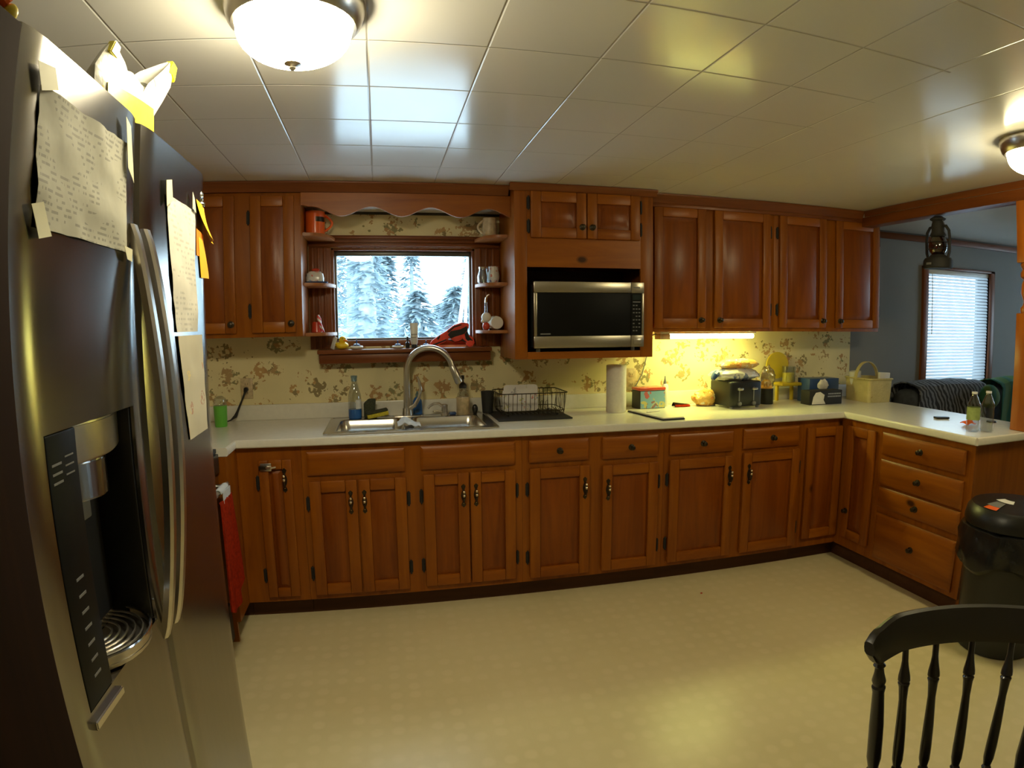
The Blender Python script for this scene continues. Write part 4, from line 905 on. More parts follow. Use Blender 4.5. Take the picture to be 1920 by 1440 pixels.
def ov(w, d, z): return [(0.340 + w * math.cos(2 * PI * k / 20), -0.06 + d * math.sin(2 * PI * k / 20), ZS + z) for k in range(20)]
MB().rings([ov(0.015, 0.015, 0.0205), ov(0.020, 0.019, 0.028), ov(0.021, 0.015, 0.08), ov(0.0225, 0.004, 0.128), ov(0.023, 0.0015, 0.140)], 'white', True, True).box((0.322, -0.0775, ZS + 0.075), (0.358, -0.0735, ZS + 0.078), 'grey').box((0.322, -0.0785, ZS + 0.058), (0.350, -0.0745, ZS + 0.061), 'grey').build('tube_body', t)
# red and black toy on the sill
t = thing('plastic_toy', 'red and black curved plastic toy leaning on the window frame', 'toy', (0.56, -0.06, ZS))
MB().prism([(0.418, 1.3008), (0.436, 1.338), (0.478, 1.368), (0.520, 1.392), (0.560, 1.424), (0.612, 1.442), (0.648, 1.436), (0.652, 1.416), (0.640, 1.398), (0.648, 1.372), (0.676, 1.348), (0.684, 1.318), (0.640, 1.322), (0.612, 1.350), (0.600, 1.336), (0.568, 1.330), (0.546, 1.346), (0.540, 1.362), (0.520, 1.336), (0.480, 1.318), (0.450, 1.3008)], 'y', -0.078, -0.054, 'toyred', 0.004).build('red_shell', t)
for pg in ([(0.528, 1.372), (0.545, 1.392), (0.600, 1.402), (0.638, 1.420), (0.641, 1.398), (0.622, 1.376), (0.566, 1.360), (0.545, 1.350)], [(0.640, 1.394), (0.624, 1.375), (0.630, 1.348), (0.645, 1.332), (0.672, 1.336), (0.650, 1.360)], [(0.466, 1.350), (0.474, 1.344), (0.486, 1.364), (0.480, 1.368)], [(0.438, 1.318), (0.520, 1.348), (0.521, 1.341), (0.446, 1.311)], [(0.528, 1.343), (0.546, 1.346), (0.568, 1.331), (0.600, 1.336), (0.611, 1.348), (0.640, 1.3235), (0.600, 1.338), (0.566, 1.3285)], [(0.524, 1.388), (0.532, 1.384), (0.566, 1.412), (0.610, 1.426), (0.606, 1.431), (0.560, 1.418)]):
    MB().prism(pg, 'y', -0.081, -0.0782, 'black', 0.0008).build('black_detail', t)
MB().lathe([(0.010, -0.018), (0.021, -0.016), (0.0225, 0.0), (0.021, 0.014), (0.010, 0.016)], (0.655, -0.066, ZS + 0.0235), 'toyred', 20, RX(PI / 2)).build('wheel', t)
# left shelves
def mug_like(name, label, cat, x, y, z, r, h, m, hs, taper=1.0, hr=0.6):
    t = thing(name, label, cat, (x, y, z))
    MB().lathe([(r * 0.92, 0), (r, 0.006), (r * 1.0, h * 0.5), (r * taper, h), (r * taper - 0.005, h), (r - 0.006, h * 0.5), (r * 0.85, 0.008), (0, 0.008)], (x, y, z), m, 28).build('cup', t)
    a = [(x + hs * (r * 0.98 + r * hr * math.sin(PI * k / 10)), y - 0.004, z + h * (0.86 - 0.68 * k / 10)) for k in range(11)]
    MB().tube(a, 0.0065, m, 10).build('handle', t); return t
t = mug_like('mug', 'large orange enamel mug on the top left shelf', 'mug', -0.184, -0.115, 1.9165, 0.052, 0.127, 'orange', 1, 1.0, 0.75)
MB().surf(lambda u, v: (-0.182 + 0.0528 * math.sin(0.1 + 1.1 * u), -0.115 - 0.0528 * math.cos(0.1 + 1.1 * u), 1.9165 + 0.070 + 0.026 * v), 8, 2, 'bronze').build('badge', t)
t = thing('butter_dish', 'white flowered butter dish with red knob and blue base on the middle shelf', 'dish', (-0.185, -0.115, 1.6585))
MB().rings([rrect(-0.185, -0.115, 0.12, 0.075, 0.03, 1.6587), rrect(-0.185, -0.115, 0.13, 0.085, 0.035, 1.668), rrect(-0.185, -0.115, 0.115, 0.07, 0.03, 1.670)], 'blue', True, True).build('tray', t)
MB().rings([rrect(-0.19, -0.115, 0.095, 0.06, 0.025, 1.6705), rrect(-0.19, -0.115, 0.097, 0.062, 0.028, 1.69), rrect(-0.19, -0.115, 0.088, 0.055, 0.025, 1.712), rrect(-0.19, -0.115, 0.06, 0.035, 0.016, 1.724)], 'painted', True, True).build('cover', t)
MB().ball((-0.186, -0.115, 1.7325), (0.022, 0.012, 0.010), 'red', 12).build('knob', t)
t = thing('candy_ornament', 'red holder with a red and white striped figure on the lower left shelf', 'ornament', (-0.18, -0.11, 1.3965))
MB().lathe([(0.028, 0), (0.030, 0.004), (0.026, 0.03), (0.024, 0.055), (0.018, 0.058), (0, 0.058)], (-0.188, -0.105, 1.3965), 'red', 18).build('holder', t)
MB().tube([(-0.160, -0.135, 1.3985), (-0.166, -0.135, 1.44), (-0.172, -0.132, 1.468), (-0.178, -0.130, 1.49)], [0.004, 0.007, 0.011, 0.006], 'candystripe', 10).tube([(-0.148, -0.138, 1.3985), (-0.160, -0.137, 1.43), (-0.170, -0.134, 1.455)], [0.004, 0.006, 0.006], 'candystripe', 8).build('striped_figure', t)
# right shelves
t = mug_like('pitcher', 'tan embossed pottery pitcher on the top right shelf', 'pitcher', 0.768, -0.12, 1.9165, 0.040, 0.105, 'cream', -1, 0.92, 0.7)
MB().prism([(0.797, 2.004), (0.813, 2.022), (0.797, 2.020)], 'y', -0.128, -0.112, 'cream', 0.002).build('spout', t)
t = thing('glass_jar', 'small clear glass jar on the middle right shelf', 'jar', (0.728, -0.12, 1.6585), 0, 'jars on the right shelves')
MB().lathe([(0.026, 0), (0.032, 0.006), (0.034, 0.035), (0.026, 0.062), (0.023, 0.068), (0.024, 0.082), (0.021, 0.082), (0.021, 0.068), (0.030, 0.036), (0.026, 0.008), (0, 0.008)], (0.728, -0.12, 1.6585), 'clear', 24).build('jar_body', t)
MB().lathe([(0.0245, 0.0821), (0.0255, 0.090), (0.024, 0.092), (0, 0.092)], (0.728, -0.12, 1.6585), 'nickel', 20).build('rim', t)
o = MB().lathe([(0.024, 0), (0.029, 0.006), (0.034, 0.035), (0.030, 0.062), (0.027, 0.072), (0.029, 0.094), (0.026, 0.094), (0.024, 0.072), (0.028, 0.05), (0.02, 0.01), (0, 0.01)], (0.789, -0.115, 1.6585), 'painted', 24).build('painted_jar'); tag(o, 'white china jar painted with red and blue flowers on the middle right shelf', 'jar', 'jars on the right shelves')
t = thing('jar_with_white_lid', 'jar lying on its side with a round white lid on the lowest right shelf', 'jar', (0.80, -0.11, 1.3965), 0, 'jars on the right shelves')
q = T(0.800, -0.150, 1.3965 + 0.042) @ RX(PI / 2 + 0.02) @ RY(0.0)
MB().lathe([(0.030, -0.095), (0.038, -0.09), (0.040, -0.03), (0.034, -0.012), (0.034, 0.0)], (0.800, -0.130, 1.3965 + 0.041), 'cream', 24, RX(PI / 2)).build('jar_body', t)
MB().lathe([(0.034, 0.0002), (0.036, 0.002), (0.036, 0.016), (0.033, 0.019), (0, 0.019)], (0.800, -0.130, 1.3965 + 0.041), 'china', 24, RX(PI / 2)).build('lid', t)
t = thing('glass_bottle', 'slim clear bottle with a silver stopper standing behind the small red figure', 'bottle', (0.748, -0.085, 1.3965))
MB().lathe([(0.018, 0), (0.020, 0.005), (0.020, 0.075), (0.009, 0.105), (0.008, 0.15), (0.010, 0.155), (0.007, 0.156), (0.006, 0.11), (0.0, 0.11)], (0.748, -0.085, 1.3965), 'clear', 18).build('bottle_body', t)
MB().tube([(0.748, -0.085, 1.5525), (0.748, -0.086, 1.575), (0.756, -0.088, 1.592), (0.768, -0.09, 1.598)], [0.008, 0.006, 0.006, 0.005], 'chrome', 10).build('stopper', t)
t = thing('figurine', 'small red and white snowman-like figure in front of the jar on the lowest right shelf', 'figurine', (0.735, -0.15, 1.3965))
MB().ball((0.737, -0.150, 1.3965 + 0.022), (0.022, 0.018, 0.022), 'red', 14).build('red_body', t)
MB().ball((0.738, -0.150, 1.3965 + 0.072), (0.028, 0.020, 0.028), 'china', 16).ball((0.718, -0.152, 1.3965 + 0.050), 0.011, 'china', 10).build('white_head', t)

# ------------------------------------------------------------------ things on the counter
ZC = 0.9145
t = thing('plastic_cup', 'green plastic cup with a clear top at the left end of the counter', 'cup', (-0.700, -0.20, ZC))
MB().lathe([(0.030, 0), (0.032, 0.004), (0.035, 0.112), (0.0335, 0.112), (0.03, 0.01), (0, 0.01)], (-0.700, -0.20, ZC), 'green', 24).build('cup_body', t)
MB().lathe([(0.034, 0.1122), (0.036, 0.118), (0.030, 0.150), (0.012, 0.162), (0, 0.163)], (-0.700, -0.20, ZC), 'clear', 24).build('clear_lid', t)
zr = zt + 0.0005
t = thing('spray_bottle', 'clear bottle with pale blue cap and blue liquid left of the sponge', 'bottle', (0.003, -0.118, zr))
MB().lathe([(0.033, 0), (0.036, 0.004), (0.036, 0.052), (0.0355, 0.0525), (0, 0.0525)], (0.003, -0.118, zr), 'liquid', 24).build('blue_liquid', t)
MB().lathe([(0.0362, 0.053), (0.036, 0.105), (0.033, 0.135), (0.020, 0.180), (0.0145, 0.195), (0.0135, 0.205)], (0.003, -0.118, zr), 'clear', 24, cap=False).build('bottle_body', t)
MB().lathe([(0.015, 0.2052), (0.016, 0.208), (0.016, 0.222), (0.018, 0.226), (0.018, 0.236), (0.0, 0.238)], (0.003, -0.118, zr), 'bluish', 18).build('cap', t)
MB().surf(lambda u, v: (0.003 + 0.0368 * math.sin(0.2 + 1.1 * u), -0.118 - 0.0368 * math.cos(0.2 + 1.1 * u), zr + 0.056 + 0.05 * v), 8, 2, 'white').build('label', t)
t = thing('scrub_pad', 'dark green scrub pad standing behind the yellow sponge', 'scrub pad', (0.080, -0.10, zr))
MB().prism([(0.050, zr), (0.122, zr), (0.112, zr + 0.045), (0.118, zr + 0.104), (0.078, zr + 0.105), (0.050, zr + 0.080)], 'y', -0.110, -0.094, 'scrub', 0.003).build('pad', t)
t = thing('sponge', 'yellow kitchen sponge with a dark green scrubber top tilted on the sink rim', 'sponge', (0.128, -0.125, zr))
q = T(0.128, -0.132, zr + 0.003) @ RZ(0.12) @ RY(-0.17)
MB().box((-0.058, -0.032, 0.006), (0.058, 0.032, 0.028), 'sponge', 0.004, mat=q).build('foam', t); MB().box((-0.058, -0.032, 0.0285), (0.058, 0.032, 0.040), 'scrub', 0.003, mat=q).build('scrubber', t)
t = thing('dish_soap_bottle', 'blue dish soap bottle standing directly behind the faucet', 'bottle', (0.350, -0.060, ZC))
MB().rings([rrect(0.350, -0.060, 0.052, 0.034, 0.014, ZC), rrect(0.350, -0.060, 0.056, 0.036, 0.015, ZC + 0.01), rrect(0.350, -0.060, 0.050, 0.034, 0.015, ZC + 0.085), rrect(0.350, -0.060, 0.03, 0.026, 0.012, ZC + 0.105)], 'liquid', True, True).build('bottle_body', t)
MB().lathe([(0.011, 0.1052), (0.011, 0.125), (0.006, 0.13), (0.005, 0.14), (0, 0.14)], (0.350, -0.060, ZC), 'bluish', 14).build('cap', t)
t = thing('soap_pump', 'cream soap bottle with black pump behind the right sink bowl', 'soap dispenser', (0.603, -0.122, zr))
MB().lathe([(0.036, 0), (0.038, 0.004), (0.038, 0.095), (0.036, 0.100), (0, 0.100)], (0.603, -0.122, zr), 'cream', 24).build('bottle_base', t)
MB().lathe([(0.0355, 0.1003), (0.030, 0.118), (0.022, 0.128), (0.020, 0.150)], (0.603, -0.122, zr), 'clear', 20, cap=False).build('clear_neck', t)
MB().lathe([(0.022, 0.150), (0.022, 0.166), (0.014, 0.178), (0.006, 0.184), (0.005, 0.210), (0.009, 0.212), (0.009, 0.222), (0, 0.223)], (0.603, -0.122, zr), 'black', 16).tube([(0.603, -0.122, zr + 0.217), (0.603, -0.150, zr + 0.215), (0.603, -0.158, zr + 0.206)], 0.005, 'black', 8).build('pump', t)
o = MB().box((0.525, -0.128, zr), (0.563, -0.100, zr + 0.016), 'blue', 0.006).build('scrub_sponge'); tag(o, 'small blue scrubber left of the cream soap bottle', 'scrubber')
o = MB().ball((0.672, -0.112, zr + 0.028), (0.017, 0.014, 0.026), 'black', 14).lathe([(0.010, 0), (0.012, 0.004), (0.008, 0.010)], (0.672, -0.112, zr), 'black', 12).build('scrub_brush'); tag(o, 'black round brush head between soap pump and dark tumbler', 'brush')
o = MB().surf(lambda u, v: (0.225 + 0.115 * u, -0.36 - 0.13 * v + 0.01 * math.sin(5 * u), zt + 0.006 + 0.035 * math.exp(-((u - 0.35) ** 2) * 9) * (0.4 + 0.6 * math.sin(PI * v)) + 0.010 * noise.noise(Vector((u * 5, v * 5, 1.0)))), 20, 14, 'whitecloth', 0.004).build('dish_cloth'); tag(o, 'crumpled white dish cloth draped over the divider between sink bowls', 'cloth')
# dish rack
o = MB().box((0.755, -0.400, ZC), (1.165, -0.055, ZC + 0.008), 'grey', 0.003).build('drain_mat'); o.data.materials.clear(); o.data.materials.append(M['blackmat']); tag(o, 'dark grey drain mat under the wire dish rack', 'mat')
zm = ZC + 0.0085
rk = thing('dish_rack', 'bronze wire dish rack holding dishes right of the sink', 'dish rack', (0.965, -0.20, zm))
ra, rb, rc, rd, zt2 = 0.790, 1.150, -0.320, -0.075, zm + 0.128
mb = MB()
for z, e, r in ((zt2, 0.012, 0.0032), (zm + 0.030, 0.0, 0.0025)): mb.tube([p for p in rrect((ra + rb) / 2, (rc + rd) / 2, rb - ra + 2 * e, rd - rc + 2 * e, 0.03, z)], r, 'bronze', 6, True)
for i in range(15):
    x = ra + 0.01 + (rb - ra - 0.02) * i / 14
    mb.tube([(x, rc - 0.011, zt2), (x, rc, zm + 0.03), (x, rc + 0.01, zm + 0.012), (x, rd - 0.01, zm + 0.012), (x, rd, zm + 0.03), (x, rd + 0.011, zt2)], 0.0018, 'bronze', 5)
for i in range(7):
    y = rc + 0.03 + (rd - rc - 0.06) * i / 6
    for sx, s in ((ra, -1), (rb, 1)): mb.tube([(sx + s * 0.011, y, zt2), (sx, y, zm + 0.03), (sx - s * 0.01, y, zm + 0.012)], 0.0018, 'bronze', 5)
mb.build('wire_basket', rk)
for x in (ra + 0.04, rb - 0.04):
    for y in (rc + 0.03, rd - 0.03): MB().lathe([(0.006, 0), (0.006, 0.011)], (x, y, zm), 'black', 8).build('foot', rk)
mb = MB()
for i in range(9):
    x = ra + 0.05 + i * 0.03
    mb.tube([(x, -0.15, zm + 0.012), (x, -0.155, zm + 0.06), (x + 0.006, -0.165, zm + 0.066), (x + 0.012, -0.155, zm + 0.06), (x + 0.012, -0.15, zm + 0.012)], 0.0016, 'bronze', 5)
mb.build('plate_prongs', rk)
zd = zm + 0.0165
for k, (y, w, h, lb) in enumerate(((-0.205, 0.205, 0.125, 'white rectangular dish with pink and green pattern, front one in the rack'), (-0.245 + 0.075, 0.200, 0.145, 'taller white patterned dish standing behind in the wire rack'))):
    q = T(0.918 + 0.012 * k, y, zd) @ RX(-0.10)
    mb = MB(); mb.rings([[(px, -0.006, pz) for px, pz, _ in rrect(0, h / 2, w, h, 0.02, 0)], [(px, 0.006, pz) for px, pz, _ in rrect(0, h / 2, w * 0.985, h * 0.985, 0.02, 0)]], 'plates', True, True)
    o = mb.xf(q).build('rectangular_dish'); tag(o, lb, 'dish', 'patterned dishes in the rack')
o = MB().lathe([(0.028, 0), (0.030, 0.004), (0.038, 0.125), (0.0355, 0.125), (0.027, 0.01), (0, 0.01)], (0.745, -0.115, ZC + 0.0087), 'blackmat', 24, RY(0.0)).build('tumbler'); tag(o, 'dark grey tumbler standing at the left end of the dish rack', 'tumbler')
# paper towels
t = thing('paper_towel_roll', 'white paper towel roll standing on the counter below the microwave', 'paper towels', (1.490, -0.215, ZC))
MB().lathe([(0.021, 0), (0.056, 0), (0.058, 0.003), (0.058, 0.270), (0.056, 0.274), (0.021, 0.274), (0.021, 0.0)], (1.490, -0.215, ZC), 'papertowel', 36, cap=False).build('roll', t)
MB().lathe([(0.0205, 0.002), (0.0205, 0.275), (0.019, 0.275), (0.019, 0.002)], (1.490, -0.215, ZC), 'cream', 24, cap=False).build('core', t)
# tray and pen
ty = thing('cutting_board', 'thin white cutting board with dark edge lying at the counter front', 'cutting board', (1.65, -0.42, ZC))
def quad(z0, z1, g, m):
    return MB().prism([(1.548 + g, -0.245 - g), (1.600 + g, -0.600 + g), (1.735 - g, -0.594 + g), (1.790 - g, -0.262 - g)], 'z', z0, z1, m, 0.002)
quad(ZC, ZC + 0.007, 0.0, 'blackmat').build('dark_base', ty); quad(ZC + 0.0072, ZC + 0.014, 0.003, 'counter').build('white_top', ty)
o = MB().tube([(1.600, -0.40, ZC + 0.0185), (1.690, -0.37, ZC + 0.0185), (1.700, -0.367, ZC + 0.0185)], [0.004, 0.004, 0.001], 'china', 8).build('pen'); tag(o, 'white pen lying on the thin cutting board', 'pen')
t = thing('recipe_tin', 'red-lidded tin box with a light blue picture beside the paper towels', 'tin', (1.742, -0.115, ZC), 0)
q = T(1.742, -0.118, ZC) @ RZ(0.10)
MB().box((-0.088, -0.050, 0), (0.088, 0.050, 0.110), 'darksteel_and_shade', 0.003, mat=q).build('box', t); MB().box((-0.090, -0.052, 0.1102), (0.090, 0.052, 0.128), 'red', 0.004, mat=q).build('lid', t)
MB().box((-0.085, -0.0515, 0.004), (0.085, -0.0502, 0.107), 'tinart', mat=q).build('picture', t)
t = thing('nozzle_bottle', 'white bottle with a pointed nozzle behind the recipe tin', 'bottle', (1.868, -0.085, ZC))
MB().lathe([(0.020, 0), (0.021, 0.004), (0.021, 0.125), (0.012, 0.140)], (1.868, -0.085, ZC), 'white', 18).build('bottle_body', t)
MB().lathe([(0.011, 0.1402), (0.010, 0.150), (0.006, 0.165), (0.003, 0.188), (0, 0.189)], (1.868, -0.085, ZC), 'grey', 14).build('nozzle', t)
t = thing('folded_pouch', 'small dark reddish-brown folded pouch lying right of the recipe tin', 'pouch', (1.955, -0.13, ZC))
MB().surf(lambda u, v: (1.905 + 0.105 * u, -0.155 + 0.05 * v, ZC + 0.003 + 0.026 * math.sin(PI * v) * (1 - 0.6 * u)), 10, 8, 'darkwood', 0.003).surf(lambda u, v: (1.905 + 0.10 * u, -0.160 + 0.012 * v, ZC + 0.003 + 0.012 * math.sin(PI * v)), 8, 4, 'redcloth', 0.003).build('pouch', t)
def lump(name, c, r, m, seed, amp=0.18, seg=28, flat=True, fr=3.0):
    def fn(d, q):
        k = 1 + amp * noise.noise(d * fr + Vector((seed, 0, 0))) + amp * 0.5 * noise.noise(d * fr * 2.3 + Vector((0, seed, 0)))
        q = q * k
        if flat: q.z = max(q.z, -r[2] * 0.92)
        return q
    return MB().ball((c[0], c[1], c[2] + (r[2] * 0.92 if flat else 0)), r, m, seg, None, fn)
o = lump('bag', (2.125, -0.135, ZC), (0.088, 0.055, 0.052), 'breadbag', 2.0, 0.22).build('bread_bag'); tag(o, 'orange printed plastic bag of rolls lying left of the toaster', 'bread bag')
# toaster
to = thing('toaster', 'black four-slice toaster with bread bag lying on top', 'toaster', (2.275, -0.225, ZC), 0.0)
q = T(2.290, -0.215, ZC) @ RZ(0.10)
MB().box((-0.118, -0.105, 0.010), (0.118, 0.105, 0.165), 'black', 0.014, 3, mat=q).build('body', to)
for x in (-0.055, 0.055):
    MB().box((x - 0.004, -0.1065, 0.045), (x + 0.004, -0.1045, 0.13), 'grey', mat=q).build('lever_slot', to)
    MB().box((x - 0.020, -0.122, 0.112), (x + 0.020, -0.1055, 0.126), 'nickel', 0.004, mat=q).build('lever', to)
    MB().lathe([(0.013, 0), (0.013, 0.010), (0.009, 0.013), (0, 0.013)], (0, 0, 0), 'grey', 14, q @ T(x, -0.1052, 0.030) @ RX(PI / 2)).build('knob', to)
for sx in (-1, 1):
    for sy in (-1, 1): MB().lathe([(0.010, 0), (0.010, 0.012)], (0, 0, 0), 'grey', 10, q @ T(sx * 0.10, sy * 0.085, 0)).build('foot', to)
zt3 = ZC + 0.1655
t = thing('bread_bag', 'clear and blue printed bread bag lying across the toaster', 'bread bag', (2.29, -0.22, zt3))
def bagfn(seed):
    def fn(d, q):
        k = 1 + 0.16 * noise.noise(d * 3 + Vector((seed, 0, 0))); q = q * k; q.z = max(q.z, -0.034); return q
    return fn
MB().ball((2.275, -0.22, zt3 + 0.034), (0.170, 0.088, 0.044), 'chipbag', 28, RZ(0.05), bagfn(3.0)).build('lower_bag', t)
MB().ball((2.305, -0.215, zt3 + 0.096), (0.150, 0.066, 0.036), 'breadbag', 26, RZ(0.06), lambda d, q: q * (1 + 0.15 * noise.noise(d * 3 + Vector((8, 0, 0))))).build('bread', t)
MB().tube([(2.130, -0.25, zt3 + 0.045), (2.105, -0.27, zt3 + 0.035), (2.088, -0.275, zt3 + 0.012)], [0.022, 0.020, 0.012], 'blue', 10).build('twisted_end', t)
# snack container
t = thing('snack_canister', 'black canister with a clear bag of brown snacks right of the toaster', 'canister', (2.548, -0.17, ZC))
MB().lathe([(0.046, 0), (0.048, 0.004), (0.046, 0.100), (0.043, 0.100), (0.042, 0.01), (0, 0.01)], (2.548, -0.17, ZC), 'black', 24).build('canister', t)
lump('x', (2.548, -0.17, ZC + 0.06), (0.040, 0.038, 0.05), 'bread', 5.0, 0.12).build('snacks', t)
lump('x', (2.552, -0.17, ZC + 0.098), (0.052, 0.045, 0.075), 'filmy', 6.0, 0.25, fr=4.0).build('clear_bag', t)
# yellow stand with candle
ys = thing('candle_stand', 'yellow wooden round-backed stand holding a yellow jar candle', 'stand', (2.745, -0.085, ZC))
MB().lathe([(0.088, -0.006), (0.090, 0.0), (0.088, 0.006)], (2.725, -0.040, 1.150), 'oatmeal', 32, RX(PI / 2)).build('round_back', ys)
MB().box((2.690, -0.150, 1.020), (2.848, -0.046, 1.040), 'oatmeal', 0.004).build('ledge', ys)
for x in (2.705, 2.825): MB().box((x, -0.075, ZC), (x + 0.016, -0.050, 1.0198), 'oatmeal', 0.003).build('leg', ys)
t = thing('jar_candle', 'yellow wax candle in a clear glass jar on the yellow stand', 'candle', (2.775, -0.10, 1.0405))
MB().lathe([(0.040, 0.002), (0.041, 0.062), (0, 0.062)], (2.775, -0.10, 1.0405), 'wax', 24).build('wax', t)
MB().lathe([(0.043, 0), (0.044, 0.004), (0.044, 0.105), (0.0425, 0.105), (0.042, 0.001)], (2.775, -0.10, 1.0405), 'clear', 24, cap=False).build('jar', t)
# tissue boxes
t = thing('tissue_box', 'blue tissue box with a white tissue tuft behind the black carton', 'tissue box', (2.985, -0.16, ZC))
MB().box((2.850, -0.225, ZC), (3.095, -0.105, ZC + 0.155), 'blue', 0.002).build('carton', t)
def tuft(c, s, seed): return MB().ball(c, s, 'papertowel', 22, None, lambda d, q: q * (1 + 0.4 * noise.noise(d * 2.6 + Vector((seed, 0, 0)))))
tuft((2.955, -0.232, ZC + 0.115), (0.040, 0.010, 0.034), 1.0).build('tissue', t)
t = thing('black_carton', 'low black carton with a pale picture and white lettering in front of the tissue box', 'carton', (2.90, -0.285, ZC))
MB().box((2.765, -0.332, ZC), (3.030, -0.246, ZC + 0.090), 'blackmat', 0.002).build('carton', t)
mb = MB(); mb.prism([(2.785, ZC + 0.004), (2.795, ZC + 0.05), (2.815, ZC + 0.078), (2.850, ZC + 0.082), (2.885, ZC + 0.062), (2.878, ZC + 0.03), (2.895, ZC + 0.004)], 'y', -0.3332, -0.3322, 'papertowel'); mb.build('printed_picture', t)
mb = MB()
for r, (a, b) in enumerate(((2.915, 3.018), (2.912, 3.020))):
    x = a
    while x < b:
        w = random.uniform(0.008, 0.016); mb.box((x, -0.3332, ZC + 0.064 - r * 0.017), (min(x + w, b), -0.3322, ZC + 0.072 - r * 0.017), 'ledgrey'); x += w + 0.003
mb.build('printed_lettering', t)
# basket
bk = thing('basket', 'pale yellow woven basket with an arched handle at the counter corner', 'basket', (3.30, -0.27, ZC))
q = T(3.328, -0.258, ZC) @ RZ(-0.05)
wv = MB(); w, dp, hh = 0.205, 0.250, 0.160
wv.rings([[q @ Vector(p) for p in rrect(0, 0, w * 0.94, dp * 0.94, 0.02, 0)], [q @ Vector(p) for p in rrect(0, 0, w, dp, 0.022, hh)], [q @ Vector(p) for p in rrect(0, 0, w - 0.012, dp - 0.012, 0.018, hh)], [q @ Vector(p) for p in rrect(0, 0, w * 0.94 - 0.012, dp * 0.94 - 0.012, 0.016, 0.006)]], 'basket', True, True)
wv.build('woven_body', bk)
MB().tube([q @ Vector(p) for p in rrect(0, 0, w + 0.006, dp + 0.006, 0.024, hh - 0.006)], 0.006, 'basket', 6, True).build('rim', bk)
mb = MB(); hp = []
for k in range(17):
    a = PI * k / 16; hp.append((-0.095 * math.cos(a), hh - 0.012 + 0.118 * math.sin(a)))
mb.rings([[q @ Vector((x - 0.020, -0.014, z)), q @ Vector((x - 0.020, 0.014, z)), q @ Vector((x * 0.955 - 0.020, 0.014, hh - 0.012 + (z - hh + 0.012) * 0.955)), q @ Vector((x * 0.955 - 0.020, -0.014, hh - 0.012 + (z - hh + 0.012) * 0.955))] for x, z in hp], 'basket', True, True); mb.build('handle', bk)
o = MB().box((-0.045, -0.010, 0), (0.045, 0.010, 0.19), 'cardwhite', 0.003, mat=q @ T(0.045, -0.085, 0.0065) @ RY(0.06)).build('card_stack'); tag(o, 'white cards standing at the right end of the basket', 'cards')
o = MB().lathe([(0.028, 0), (0.042, 0.19), (0.040, 0.19), (0.026, 0.004), (0, 0.004)], (0, 0, 0), 'china', 24, q @ T(-0.055, 0.055, 0.0066) @ RY(-0.10)).build('paper_cup'); tag(o, 'white cup standing at the left end of the basket', 'cup')
# peninsula things
o = MB().box((-0.040, -0.022, 0), (0.040, 0.022, 0.011), 'black', 0.005, 3).xf(T(3.128, -1.043, ZC) @ RZ(-0.35)).build('phone'); tag(o, 'small flat black phone lying on the peninsula counter', 'phone')
o = MB().lathe([(0.026, 0), (0.028, 0.003), (0.026, 0.009), (0, 0.010)], (3.292, -1.252, ZC), 'black', 24).build('coaster'); tag(o, 'small black round coaster near the wooden post', 'coaster')
def bottle(x, y, lab, label, tint, hgt, mliq=None):
    t = thing('water_bottle', label, 'bottle', (x, y, ZC), 0, 'plastic drink bottles on the peninsula')
    r = 0.033; pr = [(r * 0.8, 0), (r, 0.008)]
    for k in range(8):
        z = 0.015 + (hgt * 0.62) * k / 7; pr.append((r * (0.94 if k % 2 else 1.0), z))
    pr += [(r * 0.95, hgt * 0.70), (r * 0.55, hgt * 0.86), (0.013, hgt * 0.92), (0.013, hgt * 0.95)]
    MB().lathe(pr, (x, y, ZC), tint, 24).build('bottle_body', t)
    MB().lathe([(0.0145, hgt * 0.9505), (0.0145, hgt), (0, hgt + 0.001)], (x, y, ZC), 'white', 16).build('cap', t)
    if lab: MB().lathe([(r * 1.012, hgt * 0.30), (r * 1.012, hgt * 0.62)], (x, y, ZC), lab, 24, cap=False).build('label', t)
bottle(2.925, -1.405, 'labelgreen', 'green-labelled plastic bottle at the peninsula corner', 'clear', 0.195); bottle(2.990, -1.440, None, 'clear crinkled plastic bottle right of the green-labelled one', 'clear', 0.200)
o = MB().surf(lambda u, v: (3.045 + 0.07 * u, -1.235 - 0.05 * v, ZC + 0.0085 + 0.02 * math.sin(PI * u) * math.sin(PI * v) + 0.004 * math.sin(7 * u + 5 * v)), 8, 8, 'orange', 0.003).build('crumpled_wrapper'); tag(o, 'small orange wrapper behind the green-labelled bottle', 'wrapper')
o = MB().ball((1.767, -0.787, 0.0035), (0.007, 0.005, 0.0035), 'red', 8).build('crumb'); tag(o, 'tiny red crumb on the beige floor', 'crumb')

# ------------------------------------------------------------------ post, lantern
ps = thing('wooden_post', 'orange turned wooden post between peninsula counter and beam', 'post', (3.215, -1.49, ZC))
px, py = 3.213, -1.497
MB().box((px - 0.045, py - 0.045, ZC + 0.0003), (px + 0.045, py + 0.045, 1.50), 'post', 0.004).build('lower_block', ps)
MB().lathe([(0.040, 1.5003), (0.043, 1.51), (0.043, 1.525), (0.030, 1.54), (0.028, 1.56), (0.041, 1.60), (0.038, 1.64), (0.029, 1.665), (0.043, 1.68), (0.043, 1.70), (0.034, 1.715), (0.043, 1.735), (0.040, 1.7497)], (px, py, 0), 'post', 28).build('turned_section', ps)
MB().box((px - 0.045, py - 0.045, 1.75), (px + 0.045, py + 0.045, 2.0597), 'post', 0.004).build('upper_block', ps)
ln = thing('hanging_lantern', 'black railroad lantern with red glass hanging from the beam', 'lantern', (3.215, -0.905, 1.755))
lx, ly, lz = 3.215, -0.905, 1.755
